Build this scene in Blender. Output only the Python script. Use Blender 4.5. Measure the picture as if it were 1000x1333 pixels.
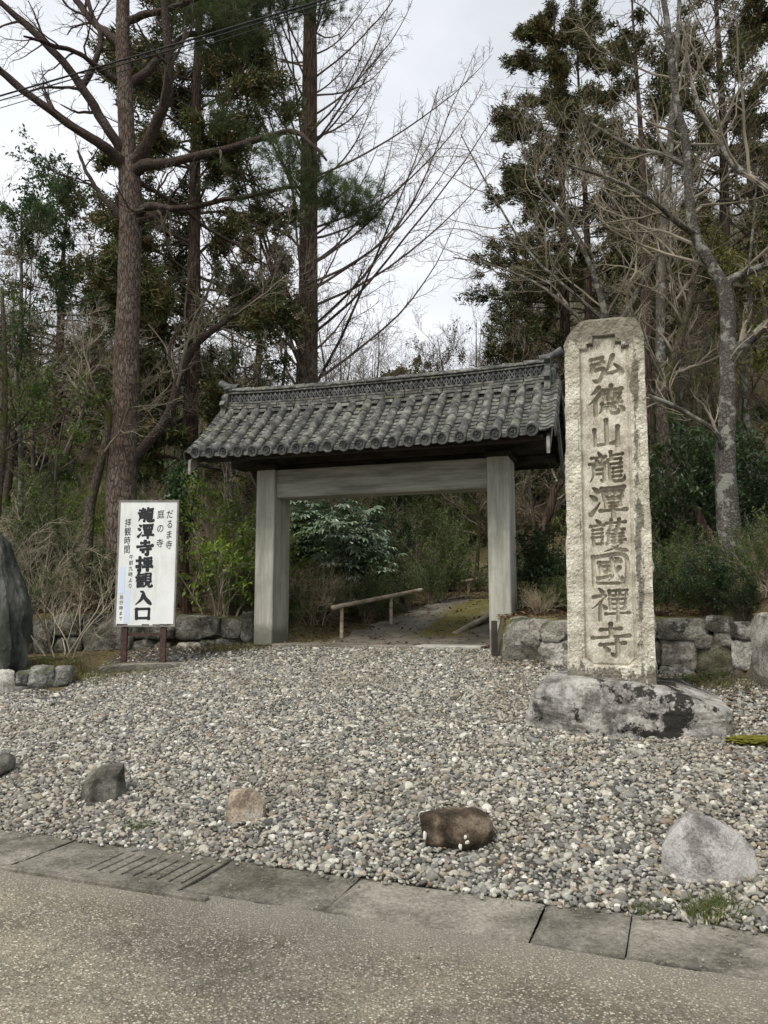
import bpy, math, random
import numpy as np
from mathutils import Vector, Matrix
for o in list(bpy.data.objects): bpy.data.objects.remove(o)
SC = bpy.context.scene
COL = SC.collection
R = math.radians
PI = math.pi
# ------------------------------------------------------------------ camera
CAMZ = 1.5; PITCH = R(7.0)
cd = bpy.data.cameras.new('camera'); cam = bpy.data.objects.new('camera', cd); COL.objects.link(cam)
cam.location = (0, 0, CAMZ); cam.rotation_euler = (R(90)+PITCH, 0, 0)
cd.sensor_fit = 'HORIZONTAL'; cd.sensor_width = 36.0; cd.lens = 36.0*1.001; cd.clip_start = 0.05; cd.clip_end = 3000
SC.camera = cam
# ------------------------------------------------------------------ world, sun, exposure
W = bpy.data.worlds.new('World'); SC.world = W; W.use_nodes = True
nt = W.node_tree; nt.nodes.clear()
wo = nt.nodes.new('ShaderNodeOutputWorld'); bg = nt.nodes.new('ShaderNodeBackground')
sky = nt.nodes.new('ShaderNodeTexSky'); sky.sky_type = 'NISHITA'; sky.sun_disc = False
sky.sun_elevation = R(53); sky.sun_rotation = R(216)
tc = nt.nodes.new('ShaderNodeTexCoord'); mp = nt.nodes.new('ShaderNodeMapping'); mp.inputs['Scale'].default_value = (1.0, 1.0, 2.4)
nz = nt.nodes.new('ShaderNodeTexNoise'); nz.inputs['Scale'].default_value = 1.7; nz.inputs['Detail'].default_value = 6; nz.inputs['Roughness'].default_value = .5
rp = nt.nodes.new('ShaderNodeValToRGB')
rp.color_ramp.elements[0].position = .34; rp.color_ramp.elements[0].color = (4.9, 5.15, 5.5, 1)
rp.color_ramp.elements[1].position = .66; rp.color_ramp.elements[1].color = (7.9, 8.0, 8.3, 1)
mx = nt.nodes.new('ShaderNodeMix'); mx.data_type = 'RGBA'; mx.inputs[0].default_value = .93
L = nt.links.new
L(tc.outputs['Generated'], mp.inputs[0]); L(mp.outputs[0], nz.inputs['Vector']); L(nz.outputs['Fac'], rp.inputs[0])
L(sky.outputs[0], mx.inputs[6]); L(rp.outputs[0], mx.inputs[7]); L(mx.outputs[2], bg.inputs[0]); bg.inputs[1].default_value = .1
L(bg.outputs[0], wo.inputs[0])
sd = bpy.data.lights.new('sun', 'SUN'); sd.energy = 2.1; sd.angle = R(24); sd.color = (1, .955, .85)
sun = bpy.data.objects.new('sun', sd); COL.objects.link(sun)
sun.rotation_euler = (R(37), 0, R(-36))
SC.view_settings.view_transform = 'Standard'; SC.view_settings.look = 'None'; SC.view_settings.gamma = 1
SC.view_settings.use_curve_mapping = False; SC.view_settings.exposure = 0.57
SC.cycles.max_bounces = 5; SC.cycles.diffuse_bounces = 4; SC.cycles.glossy_bounces = 2; SC.cycles.transmission_bounces = 2; SC.cycles.transparent_max_bounces = 4
SC.cycles.sample_clamp_indirect = 6

# ------------------------------------------------------------------ helpers
cP, sP = math.cos(PITCH), math.sin(PITCH); F = 1001.0
def P(px, py, Y):
    u = (px-500)/F; v = (666.5-py)/F; k = Y/(cP-v*sP)
    return np.array([u*k, Y, CAMZ+k*(v*cP+sP)])
def PP(lst, Y):      # [(px,py,halfwidth px[,dY])] -> pts, radii
    pts = []; rad = []
    for t in lst:
        yy = Y+(t[3] if len(t) > 3 else 0); pts.append(P(t[0], t[1], yy)); rad.append(t[2]*yy/F)
    return np.array(pts), np.array(rad)
def sm(a, b, x):
    t = np.clip((np.asarray(x, float)-a)/(b-a), 0, 1); return t*t*(3-2*t)
_rng = np.random.default_rng(5); _LAT = _rng.random((32, 32, 32))
def vn(p, s=1.0, seed=0):
    p = np.asarray(p, float)*s+seed*7.31; i = np.floor(p).astype(int); f = p-i; f = f*f*(3-2*f); r = 0
    for a in (0, 1):
        for b in (0, 1):
            for c in (0, 1):
                w = (f[..., 0] if a else 1-f[..., 0])*(f[..., 1] if b else 1-f[..., 1])*(f[..., 2] if c else 1-f[..., 2])
                r = r+w*_LAT[(i[..., 0]+a) % 32, (i[..., 1]+b) % 32, (i[..., 2]+c) % 32]
    return r-.5
def fbm(p, s=1.0, seed=0, o=4):
    return sum(vn(p, s*2.03**k, seed+k)*.5**k for k in range(o))
def mesh(name, V, quads=None, tris=None, smooth=False):
    V = np.asarray(V, np.float32).reshape(-1, 3); me = bpy.data.meshes.new(name)
    q = np.zeros((0, 4), int) if quads is None else np.asarray(quads, int).reshape(-1, 4)
    t = np.zeros((0, 3), int) if tris is None else np.asarray(tris, int).reshape(-1, 3)
    me.vertices.add(len(V)); me.vertices.foreach_set('co', V.ravel())
    nl = q.size+t.size; me.loops.add(nl); me.loops.foreach_set('vertex_index', np.concatenate([q.ravel(), t.ravel()]).astype(np.int32))
    npoly = len(q)+len(t); me.polygons.add(npoly)
    ls = np.concatenate([np.arange(len(q))*4, q.size+np.arange(len(t))*3]).astype(np.int32)
    me.polygons.foreach_set('loop_start', ls)
    me.polygons.foreach_set('use_smooth', np.full(npoly, smooth)); me.update(calc_edges=True); me.validate()
    return me
class MB:                      # collects geometry for one mesh
    def __init__(s): s.V = []; s.Q = []; s.T = []; s.n = 0
    def add(s, V, Q=None, T=None):
        V = np.asarray(V, float).reshape(-1, 3)
        if Q is not None and len(Q): s.Q.append(np.asarray(Q, int)+s.n)
        if T is not None and len(T): s.T.append(np.asarray(T, int)+s.n)
        s.V.append(V); s.n += len(V); return s
    def box(s, c, d, M=None, ch=0.0, taper=0.0):
        hx, hy, hz = d[0]/2, d[1]/2, d[2]/2
        if ch <= 0:
            v = np.array([[x*(1-taper*(z > 0)), y*(1-taper*(z > 0)), z] for z in (-hz, hz) for x, y in ((-hx, -hy), (hx, -hy), (hx, hy), (-hx, hy))])
            q = [[3, 2, 1, 0], [4, 5, 6, 7], [0, 1, 5, 4], [1, 2, 6, 5], [2, 3, 7, 6], [3, 0, 4, 7]]; t = None
        else:                  # chamfered in plan and top/bottom
            ring = [(-hx+ch, -hy), (hx-ch, -hy), (hx, -hy+ch), (hx, hy-ch), (hx-ch, hy), (-hx+ch, hy), (-hx, hy-ch), (-hx, -hy+ch)]
            inr = [(x*(1-ch/hx), y*(1-ch/hy)) for x, y in ring]
            v = [(x, y, -hz) for x, y in inr]+[(x, y, -hz+ch) for x, y in ring]+[(x, y, hz-ch) for x, y in ring]+[(x, y, hz) for x, y in inr]
            q = [[a*8+i, a*8+(i+1) % 8, a*8+8+(i+1) % 8, a*8+8+i] for a in range(3) for i in range(8)]
            q += [[24, 25, 26, 27], [24, 27, 28, 31], [28, 29, 30, 31], [3, 2, 1, 0], [7, 4, 3, 0], [7, 6, 5, 4]]; v = np.array(v); t = None
        if M is not None: v = v @ np.array(M).T
        return s.add(v+np.array(c), q, t)
    def build(s, name, m, parent=None, smooth=False, stuff=False, label=None):
        me = mesh(name, np.concatenate(s.V), np.concatenate(s.Q) if s.Q else None, np.concatenate(s.T) if s.T else None, smooth)
        return part(name, me, m, parent, stuff, label)
def part(name, me, m, parent=None, stuff=False, label=None):
    if m is not None and not me.materials: me.materials.append(m)
    o = bpy.data.objects.new(name, me); COL.objects.link(o)
    if parent is not None: o.parent = parent
    if stuff: o['kind'] = 'stuff'
    if label: o['label'] = label
    return o
def tag(o, label=None, cat=None, group=None, kind=None):
    if label: o['label'] = label
    if cat: o['category'] = cat
    if group: o['group'] = group
    if kind: o['kind'] = kind
    return o
def thing(name, label, cat, loc=(0, 0, 0), rz=0, group=None):
    o = bpy.data.objects.new(name, None); COL.objects.link(o); o.empty_display_size = .2
    o.location = [float(v) for v in loc]; o.rotation_euler = (0, 0, rz); return tag(o, label, cat, group)
def copy_tree(o, parent=None):
    c = o.copy(); COL.objects.link(c)
    if parent is not None: c.parent = parent
    for ch in list(o.children): copy_tree(ch, c)
    return c
def rotm(axis, a): return np.array(Matrix.Rotation(a, 3, axis))
# ---- curves / tubes
def spline(pts, rad, n):
    pts = np.asarray(pts, float); rad = np.asarray(rad, float)
    X = np.column_stack([pts, rad]); X = np.vstack([2*X[0]-X[1], X, 2*X[-1]-X[-2]]); k = len(pts)-1
    t = np.linspace(0, k-1e-6, n); i = t.astype(int); f = (t-i)[:, None]
    a, b, c, d = X[i], X[i+1], X[i+2], X[i+3]
    r = .5*((2*b)+(-a+c)*f+(2*a-5*b+4*c-d)*f**2+(-a+3*b-3*c+d)*f**3)
    return r[:, :3], np.maximum(r[:, 3], .0008)
def tubes(Pt, Rd, sides):      # Pt (M,n,3) Rd (M,n) -> V, Q
    M, n, _ = Pt.shape; T = np.gradient(Pt, axis=1); T /= np.linalg.norm(T, axis=2, keepdims=True)+1e-9
    mt = T.mean(axis=1); ref = np.eye(3)[np.argmin(np.abs(mt), axis=1)][:, None, :]
    N = np.cross(T, ref); N /= np.linalg.norm(N, axis=2, keepdims=True)+1e-9; B = np.cross(T, N)
    a = np.arange(sides)*2*PI/sides
    V = Pt[:, :, None, :]+Rd[:, :, None, None]*(np.cos(a)[None, None, :, None]*N[:, :, None, :]+np.sin(a)[None, None, :, None]*B[:, :, None, :])
    idx = np.arange(M*n*sides).reshape(M, n, sides); j = np.roll(idx, -1, axis=2)
    Q = np.stack([idx[:, :-1], j[:, :-1], j[:, 1:], idx[:, 1:]], axis=-1).reshape(-1, 4)
    return V.reshape(-1, 3), Q
def trunk_geo(pts, rad, n=40, sides=18, rough=.07, seed=0, flare=.0, s=6):
    p, r = spline(pts, rad, n)
    if flare: r = r*(1+flare*np.exp(-np.arange(n)/(n*.05)))
    V, Q = tubes(p[None], r[None], sides); c = np.repeat(p, sides, axis=0); rr = np.repeat(r, sides)[:, None]
    d = (V-c); q = V.copy(); q[:, 2] *= .35
    V = c+d*(1+rough*2*fbm(q, s/ max(r[0]*5, .5), seed)[:, None])
    base = len(V); V = np.vstack([V, p[-1:]]); cap = [[(n-1)*sides+i, (n-1)*sides+(i+1) % sides, base] for i in range(sides)]
    return V, Q, cap
def kids(rg, Pt, Rd, k, tr=(.2, 1.), ang=(30, 65), Ln=(.3, .5), n=5, up=.05, wander=.12, rr=.5, taper=.25, rmin=.002, absL=False, flat=0):
    M, m, _ = Pt.shape
    if M == 0: return np.zeros((0, n, 3)), np.zeros((0, n))
    pi = np.repeat(np.arange(M), k); K = len(pi); t = tr[0]+(tr[1]-tr[0])*((np.tile(np.arange(k), M)+rg.random(K))/k)
    x = np.clip(t, 0, .999)*(m-1); i = x.astype(int); f = (x-i)[:, None]
    p0 = Pt[pi, i]*(1-f)+Pt[pi, i+1]*f; r0 = Rd[pi, i]*(1-f[:, 0])+Rd[pi, i+1]*f[:, 0]
    T = Pt[pi, i+1]-Pt[pi, i]; T /= np.linalg.norm(T, axis=1, keepdims=True)+1e-9
    L0 = np.linalg.norm(np.diff(Pt, axis=1), axis=2).sum(1)[pi]
    rnd = rg.normal(size=(K, 3)); rnd[:, 2] *= (1-flat); pe = rnd-(rnd*T).sum(1, keepdims=True)*T; pe /= np.linalg.norm(pe, axis=1, keepdims=True)+1e-9
    a = np.radians(ang[0]+(ang[1]-ang[0])*rg.random(K))[:, None]; D = np.cos(a)*T+np.sin(a)*pe
    ln = (Ln[0]+(Ln[1]-Ln[0])*rg.random(K))*(1.0 if absL else L0)*(1-.45*t)
    st = (ln/(n-1))[:, None]; out = [p0]; d = D
    for s in range(n-1):
        d = d+rg.normal(size=(K, 3))*wander+np.array([0, 0, up]); d /= np.linalg.norm(d, axis=1, keepdims=True)+1e-9
        out.append(out[-1]+d*st)
    Po = np.stack(out, 1); rb = np.maximum(np.minimum(r0*rr, r0*.9), rmin)
    Ro = rb[:, None]*(1-(1-taper)*np.linspace(0, 1, n)[None]); return Po, Ro
# ---- leaves: diamonds (2 tris, folded) or needles (1 tri)
def leaves(rg, C, size, asp=.4, drop=0., nrm_up=.4, fold=.15, D=None, spread=1.0):
    K = len(C); d = rg.normal(size=(K, 3)) if D is None else D+rg.normal(size=(K, 3))*spread
    d[:, 2] -= drop; d /= np.linalg.norm(d, axis=1, keepdims=True)+1e-9
    u = rg.normal(size=(K, 3)); u[:, 2] += nrm_up*3; w = np.cross(d, u); w /= np.linalg.norm(w, axis=1, keepdims=True)+1e-9; nn = np.cross(w, d)
    s = (size*(.6+.8*rg.random(K)))[:, None]
    V = np.stack([C, C+d*s*.45+w*s*asp*.5+nn*s*fold, C+d*s, C+d*s*.45-w*s*asp*.5+nn*s*fold], 1).reshape(-1, 3)
    b = (np.arange(K)*4)[:, None]; return V, np.concatenate([b+[0, 1, 2], b+[0, 2, 3]], 0)
def needles(rg, C, D, ln, w, spread=.8):
    K = len(C); d = D+rg.normal(size=(K, 3))*spread; d /= np.linalg.norm(d, axis=1, keepdims=True)+1e-9
    u = rg.normal(size=(K, 3)); s = np.cross(d, u); s /= np.linalg.norm(s, axis=1, keepdims=True)+1e-9
    l = (ln*(.6+.7*rg.random(K)))[:, None]
    V = np.stack([C-s*w/2, C+s*w/2, C+d*l], 1).reshape(-1, 3); return V, np.arange(K*3).reshape(-1, 3)
def along(rg, Pt, k, t0=0., jit=.0):   # k random points on each polyline -> points, tangents
    M, n, _ = Pt.shape; pi = np.repeat(np.arange(M), k); x = (t0+(1-t0)*rg.random(len(pi)))*(n-1)*.999; i = x.astype(int); f = (x-i)[:, None]
    c = Pt[pi, i]*(1-f)+Pt[pi, i+1]*f; T = Pt[pi, i+1]-Pt[pi, i]; T /= np.linalg.norm(T, axis=1, keepdims=True)+1e-9
    return c+rg.normal(size=c.shape)*jit, T

# ------------------------------------------------------------------ materials
class NB:
    def __init__(s, name):
        s.m = bpy.data.materials.new(name); s.m.use_nodes = True; s.t = s.m.node_tree; s.t.nodes.clear()
        s.out = s.n('ShaderNodeOutputMaterial'); s.b = s.n('ShaderNodeBsdfPrincipled'); s.l(s.b.outputs[0], s.out.inputs[0])
        s.c = s.n('ShaderNodeTexCoord').outputs['Object']
    def n(s, t, **k):
        x = s.t.nodes.new(t)
        for a, b in k.items(): setattr(x, a, b)
        return x
    def l(s, a, b): s.t.links.new(a, b)
    def map(s, sc=(1, 1, 1), rot=(0, 0, 0), loc=(0, 0, 0), v=None):
        m = s.n('ShaderNodeMapping'); m.inputs['Scale'].default_value = sc; m.inputs['Rotation'].default_value = rot; m.inputs['Location'].default_value = loc; s.l(v or s.c, m.inputs[0]); return m.outputs[0]
    def noise(s, sc, det=5, ro=.55, v=None, dist=0):
        x = s.n('ShaderNodeTexNoise'); x.inputs['Scale'].default_value = sc; x.inputs['Detail'].default_value = det; x.inputs['Roughness'].default_value = ro; x.inputs['Distortion'].default_value = dist
        s.l(v or s.c, x.inputs['Vector']); return x.outputs['Fac']
    def vor(s, sc, v=None, feat='F1', out='Distance', rand=1):
        x = s.n('ShaderNodeTexVoronoi'); x.feature = feat; x.inputs['Scale'].default_value = sc; x.inputs['Randomness'].default_value = rand; s.l(v or s.c, x.inputs['Vector']); return x.outputs[out]
    def ramp(s, f, st, const=False):
        x = s.n('ShaderNodeValToRGB'); e = x.color_ramp.elements; x.color_ramp.interpolation = 'CONSTANT' if const else 'LINEAR'
        while len(e) < len(st): e.new(.5)
        if not const and .29 < st[0][0] < .36 and .64 < st[-1][0] < .76: st = [(.5+(p-.5)*.58, c) for p, c in st]
        for a, (p, c) in zip(e, st): a.position = p; a.color = (c, c, c, 1) if isinstance(c, (int, float)) else (*c, 1)
        s.l(f, x.inputs[0]); return x.outputs[0]
    def mix(s, f, a, b, mode='MIX'):
        x = s.n('ShaderNodeMix', data_type='RGBA', blend_type=mode)
        for i, v in ((0, f), (6, a), (7, b)):
            if isinstance(v, (int, float)): x.inputs[i].default_value = v if i == 0 else (v, v, v, 1)
            elif isinstance(v, tuple): x.inputs[i].default_value = (*v, 1)
            else: s.l(v, x.inputs[i])
        return x.outputs[2]
    def math(s, op, a, b=0.5):
        x = s.n('ShaderNodeMath', operation=op)
        for i, v in ((0, a), (1, b)):
            if isinstance(v, (int, float)): x.inputs[i].default_value = v
            else: s.l(v, x.inputs[i])
        return x.outputs[0]
    def bump(s, h, st=.5, d=.01, prev=None):
        x = s.n('ShaderNodeBump'); x.inputs['Strength'].default_value = st; x.inputs['Distance'].default_value = d; s.l(h, x.inputs['Height'])
        if prev is not None: s.l(prev, x.inputs['Normal'])
        return x.outputs[0]
    def xyz(s, i, v=None):
        x = s.n('ShaderNodeSeparateXYZ'); s.l(v or s.c, x.inputs[0]); return x.outputs[i]
    def rnd(s): return s.n('ShaderNodeObjectInfo').outputs['Random']
    def isl(s): return s.n('ShaderNodeNewGeometry').outputs['Random Per Island']
    def upn(s):
        g = s.n('ShaderNodeNewGeometry'); return s.xyz(2, g.outputs['Normal'])
    def done(s, col, rough=.85, nrm=None, spec=.3):
        if isinstance(col, tuple): s.b.inputs['Base Color'].default_value = (*col, 1)
        else: s.l(col, s.b.inputs['Base Color'])
        if isinstance(rough, (int, float)): s.b.inputs['Roughness'].default_value = rough
        else: s.l(rough, s.b.inputs['Roughness'])
        s.b.inputs['Specular IOR Level'].default_value = spec
        if nrm is not None: s.l(nrm, s.b.inputs['Normal'])
        return s.m
def m_stone(name, cols, sc=3., bump=.6, bd=.02, lichen=None, black=None, moss=None, perobj=.25, rough=.9, loc=0):
    b = NB(name); v = b.map(loc=(loc, loc, loc))
    if perobj:                                    # shift the pattern per object
        cb = b.n('ShaderNodeCombineXYZ'); r = b.rnd(); b.l(b.math('MULTIPLY', r, 37.), cb.inputs[0]); b.l(b.math('MULTIPLY', r, 91.), cb.inputs[2])
        ad = b.n('ShaderNodeVectorMath', operation='ADD'); b.l(b.c, ad.inputs[0]); b.l(cb.outputs[0], ad.inputs[1]); v = ad.outputs[0]
    n1 = b.noise(sc, 8, .6, v); c = b.ramp(n1, [(.3, cols[0]), (.5, cols[1]), (.7, cols[2])])
    fine = b.noise(sc*12, 6, .8, v); c = b.mix(.75, c, b.ramp(fine, [(.3, .2), (.7, .8)]), 'OVERLAY')
    if perobj: c = b.mix(1., c, b.ramp(r, [(0, (1-perobj,)*3), (.5, (1., 1., .98)), (1, (1+perobj, 1+perobj*.95, 1+perobj*.85))]), 'MULTIPLY')
    if lichen: c = b.mix(b.ramp(b.noise(sc*1.6, 7, .65, b.map(loc=(5, 3, 1), v=v)), [(.54, 0.), (.6, lichen[1])]), c, lichen[0])
    if black: c = b.mix(b.ramp(b.noise(sc*.9, 8, .72, b.map(loc=(9, 2, 4), v=v)), [(black[1], 0.), (black[1]+.06, black[2])]), c, black[0])
    if moss:
        f = b.math('MULTIPLY', b.ramp(b.noise(sc*.7, 6, .6, b.map(loc=(1, 7, 2), v=v)), [(.46, 0.), (.58, 1.)]), b.ramp(b.upn(), [(.3, 0.), (.8, moss[1])])); c = b.mix(f, c, moss[0])
    h = b.math('ADD', b.noise(sc*2.5, 8, .7, v), b.math('MULTIPLY', fine, .6))
    return b.done(c, rough, b.bump(h, min(1, bump*1.3), bd*1.5))
def m_bark(name, c0, c1, c2, sc=9., zs=.22, bd=.03, moss=None, lichen=None):
    b = NB(name); v = b.map(sc=(1, 1, zs)); w = b.noise(sc*.8, 4, .5, v)
    ad = b.n('ShaderNodeVectorMath', operation='ADD'); b.l(v, ad.inputs[0]); cb = b.n('ShaderNodeCombineXYZ'); b.l(b.math('MULTIPLY', w, .12), cb.inputs[0]); b.l(b.math('MULTIPLY', w, .1), cb.inputs[1]); b.l(cb.outputs[0], ad.inputs[1])
    cr = b.vor(sc, ad.outputs[0], 'DISTANCE_TO_EDGE'); crk = b.ramp(cr, [(0, 0.), (.12, .8), (.3, 1.)])
    n1 = b.noise(3., 6, .6); c = b.ramp(n1, [(.35, c1), (.65, c2)]); c = b.mix(b.ramp(b.noise(sc*5, 5, .7, v), [(.3, 0.), (.75, .55)]), c, c0); c = b.mix(crk, c0, c)
    if lichen: c = b.mix(b.ramp(b.noise(5, 6, .65, b.map(loc=(3, 1, 2))), [(.52, 0.), (.58, .9)]), c, lichen)
    if moss: c = b.mix(b.ramp(b.noise(2.2, 5, .6, b.map(loc=(8, 1, 2))), [(.5, 0.), (.62, .9)]), c, moss)
    h = b.math('ADD', crk, b.math('MULTIPLY', b.noise(sc*4, 5, .7, v), .5)); return b.done(c, .95, b.bump(h, .8, bd), .15)
def m_leaf(name, ca, cb_, cc, rough=.6, spec=.3, trans=.38, big=.9, gl=0):
    b = NB(name); c = b.ramp(b.isl(), [(0, ca), (.55, cb_), (1, cc)])
    c = b.mix(1., c, b.ramp(b.noise(big, 3), [(.3, .62), (.7, 1.35)]), 'MULTIPLY')
    b.done(c, rough, None, spec)
    if trans:
        t = b.n('ShaderNodeBsdfTranslucent'); b.l(c, t.inputs[0]); x = b.n('ShaderNodeMixShader'); x.inputs[0].default_value = trans
        b.l(b.b.outputs[0], x.inputs[1]); b.l(t.outputs[0], x.inputs[2]); b.l(x.outputs[0], b.out.inputs[0])
    return b.m
def m_twig(name, a, c): 
    b = NB(name); return b.done(b.mix(b.ramp(b.noise(1.2, 4), [(.35, 0.), (.65, 1.)]), a, c), .9, None, .15)
M = {}
M['pine_bark'] = m_bark('pine_bark', (.045, .036, .03), (.155, .108, .082), (.21, .17, .142), 24, .22, .02)
M['cedar_bark'] = m_bark('cedar_bark', (.03, .021, .017), (.085, .056, .042), (.12, .085, .066), 16, .08, .02)
M['meta_bark'] = m_bark('meta_bark', (.03, .022, .016), (.11, .07, .048), (.13, .095, .07), 14, .08, .02)
M['grey_bark'] = m_bark('grey_bark', (.04, .036, .032), (.12, .105, .09), (.17, .155, .135), 26, .9, .008, lichen=(.27, .27, .235))
M['moss_bark'] = m_bark('moss_bark', (.04, .034, .028), (.1, .08, .06), (.15, .125, .095), 22, .4, .012, moss=(.07, .075, .015))
M['limb'] = m_bark('limb_bark', (.025, .019, .016), (.085, .06, .048), (.125, .098, .082), 30, .5, .012)
M['twig_red'] = m_twig('twig_red', (.075, .055, .042), (.15, .115, .088))
M['twig_grey'] = m_twig('twig_grey', (.14, .122, .09), (.28, .245, .19))
M['twig_brown'] = m_twig('twig_brown', (.25, .2, .13), (.43, .36, .25))
M['twig_pale'] = m_twig('twig_pale', (.27, .235, .17), (.42, .375, .285))
M['twig_redwood'] = m_twig('twig_redwood', (.07, .052, .04), (.14, .11, .085))
M['twig_dark'] = m_twig('twig_dark', (.05, .04, .032), (.1, .08, .062))
M['needle'] = m_leaf('pine_needles', (.035, .058, .02), (.06, .088, .028), (.095, .11, .04), big=1.3)
M['cedar_leaf'] = m_leaf('cedar_foliage', (.04, .06, .02), (.07, .09, .027), (.12, .11, .04), big=1.0, trans=.1)
M['cedar_brown'] = m_leaf('cedar_foliage_brown', (.075, .072, .026), (.12, .1, .04), (.19, .13, .06), big=1.0, trans=.1)
M['leaf_bright'] = m_leaf('leaf_yellow_green', (.1, .17, .02), (.17, .25, .035), (.27, .33, .07), .45, .4)
M['leaf_mid'] = m_leaf('leaf_mid_green', (.065, .11, .025), (.105, .16, .04), (.17, .215, .065), .5, .4)
M['leaf_dark'] = m_leaf('leaf_dark_green', (.032, .062, .024), (.052, .095, .032), (.095, .14, .05), .4, .5)
M['leaf_glossy'] = m_leaf('leaf_glossy_green', (.025, .06, .025), (.05, .095, .04), (.1, .14, .065), .42, .5, .12)
M['leaf_olive'] = m_leaf('leaf_olive', (.085, .092, .026), (.14, .14, .042), (.21, .19, .07), .6, .3)
M['leaf_dead'] = m_leaf('leaf_dead', (.1, .055, .028), (.18, .105, .055), (.27, .185, .11), .8, .2, .1)
M['grass'] = m_leaf('grass_blades', (.08, .12, .025), (.13, .17, .04), (.26, .25, .1), .6, .3)
# ================================================================== TERRAIN
TH = R(-17.76); GA = np.array([math.cos(TH), math.sin(TH)]); GB = np.array([-math.sin(TH), math.cos(TH)]); GC = np.array([-.028, 11.195])
KD = np.array([.9345, -.356]); KN = np.array([.356, .9345]); K0 = np.array([0, 4.44])
def gloc(x, y): return (x-GC[0])*GA[0]+(y-GC[1])*GA[1], (x-GC[0])*GB[0]+(y-GC[1])*GB[1]
def gw(lx, ly): return GC[0]+lx*GA[0]+ly*GB[0], GC[1]+lx*GA[1]+ly*GB[1]
def qd(x, y): return (x-K0[0])*KN[0]+(y-K0[1])*KN[1]
WALLR = [(1.52, 9.62), (3.72, 8.22)]; WALLL = [(-4.75, 11.85), (-2.02, 11.72)]
def yline(x):
    r = np.where(x < -2.05, 11.9, np.where(x < 1.5, 11.75-.32*(x+2), np.where(x < 3.75, 9.75-(x-1.52)*.636, 8.33-(x-3.75)*9)))
    return r
def H(x, y):
    x = np.asarray(x, float); y = np.asarray(y, float); q = qd(x, y); lx, ly = gloc(x, y)
    base = np.where(q < 0, -.06, .155*np.clip(q, 0, 6.0)); base = np.where(ly > -.3, np.maximum(.93, .93+.155*np.minimum(ly-.3, 3.7)+.1*np.clip(ly-4, 0, 99)), base)
    base = np.where((q > 5.8) & (ly <= -.3), np.minimum(base, .93), base)
    yl = yline(x); w = y-yl
    bank = 1.33+.1*np.clip(w, 0, 6)+.2*np.clip(y-17, 0, 60)+.04*fbm(np.stack([x, y, x*0], -1), .8, 3)*2
    bank = bank+sm(3., 20., x)*np.clip(y-11, 0, 40)*.42+sm(-3, -16, x)*np.clip(y-12, 0, 40)*.16
    bank = bank+fbm(np.stack([x, y, x*0], -1), .12, 9, 3)*np.clip(y-14, 0, 20)*.14
    m = sm(0., .22, w)
    corr = (1-sm(0, 1.3, np.maximum(-1.15-lx, lx-1.75)))*(1-sm(9, 16, ly)); corr = np.where(ly < .32, (np.abs(lx) < 1.72), corr)
    inner = (lx > -1.9) & (lx < 1.9)
    m = m*(1-corr)
    # low raised bed round the standing stone, left
    bed = sm(0, .2, (y-9.45)-(x+3.95)*-.55)*sm(-3.75, -4.0, x); z = base*(1-m)+bank*m; z = np.where((m < .5) & (bed > 0), np.maximum(z, bed*.74), z)
    return z
def Hs(x, y): return float(H(np.array([x]), np.array([y]))[0])
def in_gravel(x, y):
    lx, ly = gloc(x, y); q = qd(x, y); ok = (q > -.015) & (y < yline(x)-.05) 
    bed = ((y-9.45)-(x+3.95)*-.55 > -.1) & (x < -3.85); ok &= ~bed
    return ok & ((ly < -.36) | (np.abs(lx) > 1.95)) & (y < 11.7)
xs = np.unique(np.concatenate([np.arange(-8, 7, .11), np.arange(-24, 24, .4), np.arange(-60, 60, 2.), np.linspace(-400, 400, 41)]).round(3))
ys = np.unique(np.concatenate([np.arange(2, 15, .11), np.arange(15, 40, .4), np.arange(40, 90, 2.), np.linspace(-120, 500, 40)]).round(3))
gx, gy = np.meshgrid(xs, ys); gz = H(gx, gy); gz = np.where(gy > 75, H(gx, gy*0+75)+0*gz, gz)
idx = np.arange(gx.size).reshape(gx.shape)
Q = np.stack([idx[:-1, :-1], idx[:-1, 1:], idx[1:, 1:], idx[1:, :-1]], -1).reshape(-1, 4)
me = mesh('ground', np.stack([gx, gy, gz], -1).reshape(-1, 3), Q, smooth=True)
at = me.attributes.new('gravel', 'FLOAT', 'POINT'); at.data.foreach_set('value', in_gravel(gx, gy).astype(np.float32).ravel())
b = NB('ground_soil'); a = b.n('ShaderNodeAttribute', attribute_name='gravel'); f = a.outputs['Fac']
soil = b.ramp(b.noise(1.3, 8, .7), [(.3, (.07, .056, .034)), (.48, (.14, .108, .064)), (.6, (.12, .117, .046)), (.75, (.21, .17, .105))])
soil = b.mix(.6, soil, b.ramp(b.noise(30, 5, .75), [(.3, .25), (.7, .75)]), 'OVERLAY')
grv = b.ramp(b.noise(45, 4, .7), [(.3, (.04, .037, .033)), (.7, (.13, .12, .105))])
b.done(b.mix(f, soil, grv), .95, b.bump(b.noise(12, 8, .7), .8, .05), .1); M['ground'] = b.m
tag(part('ground', me, b.m), kind='structure')

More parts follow.
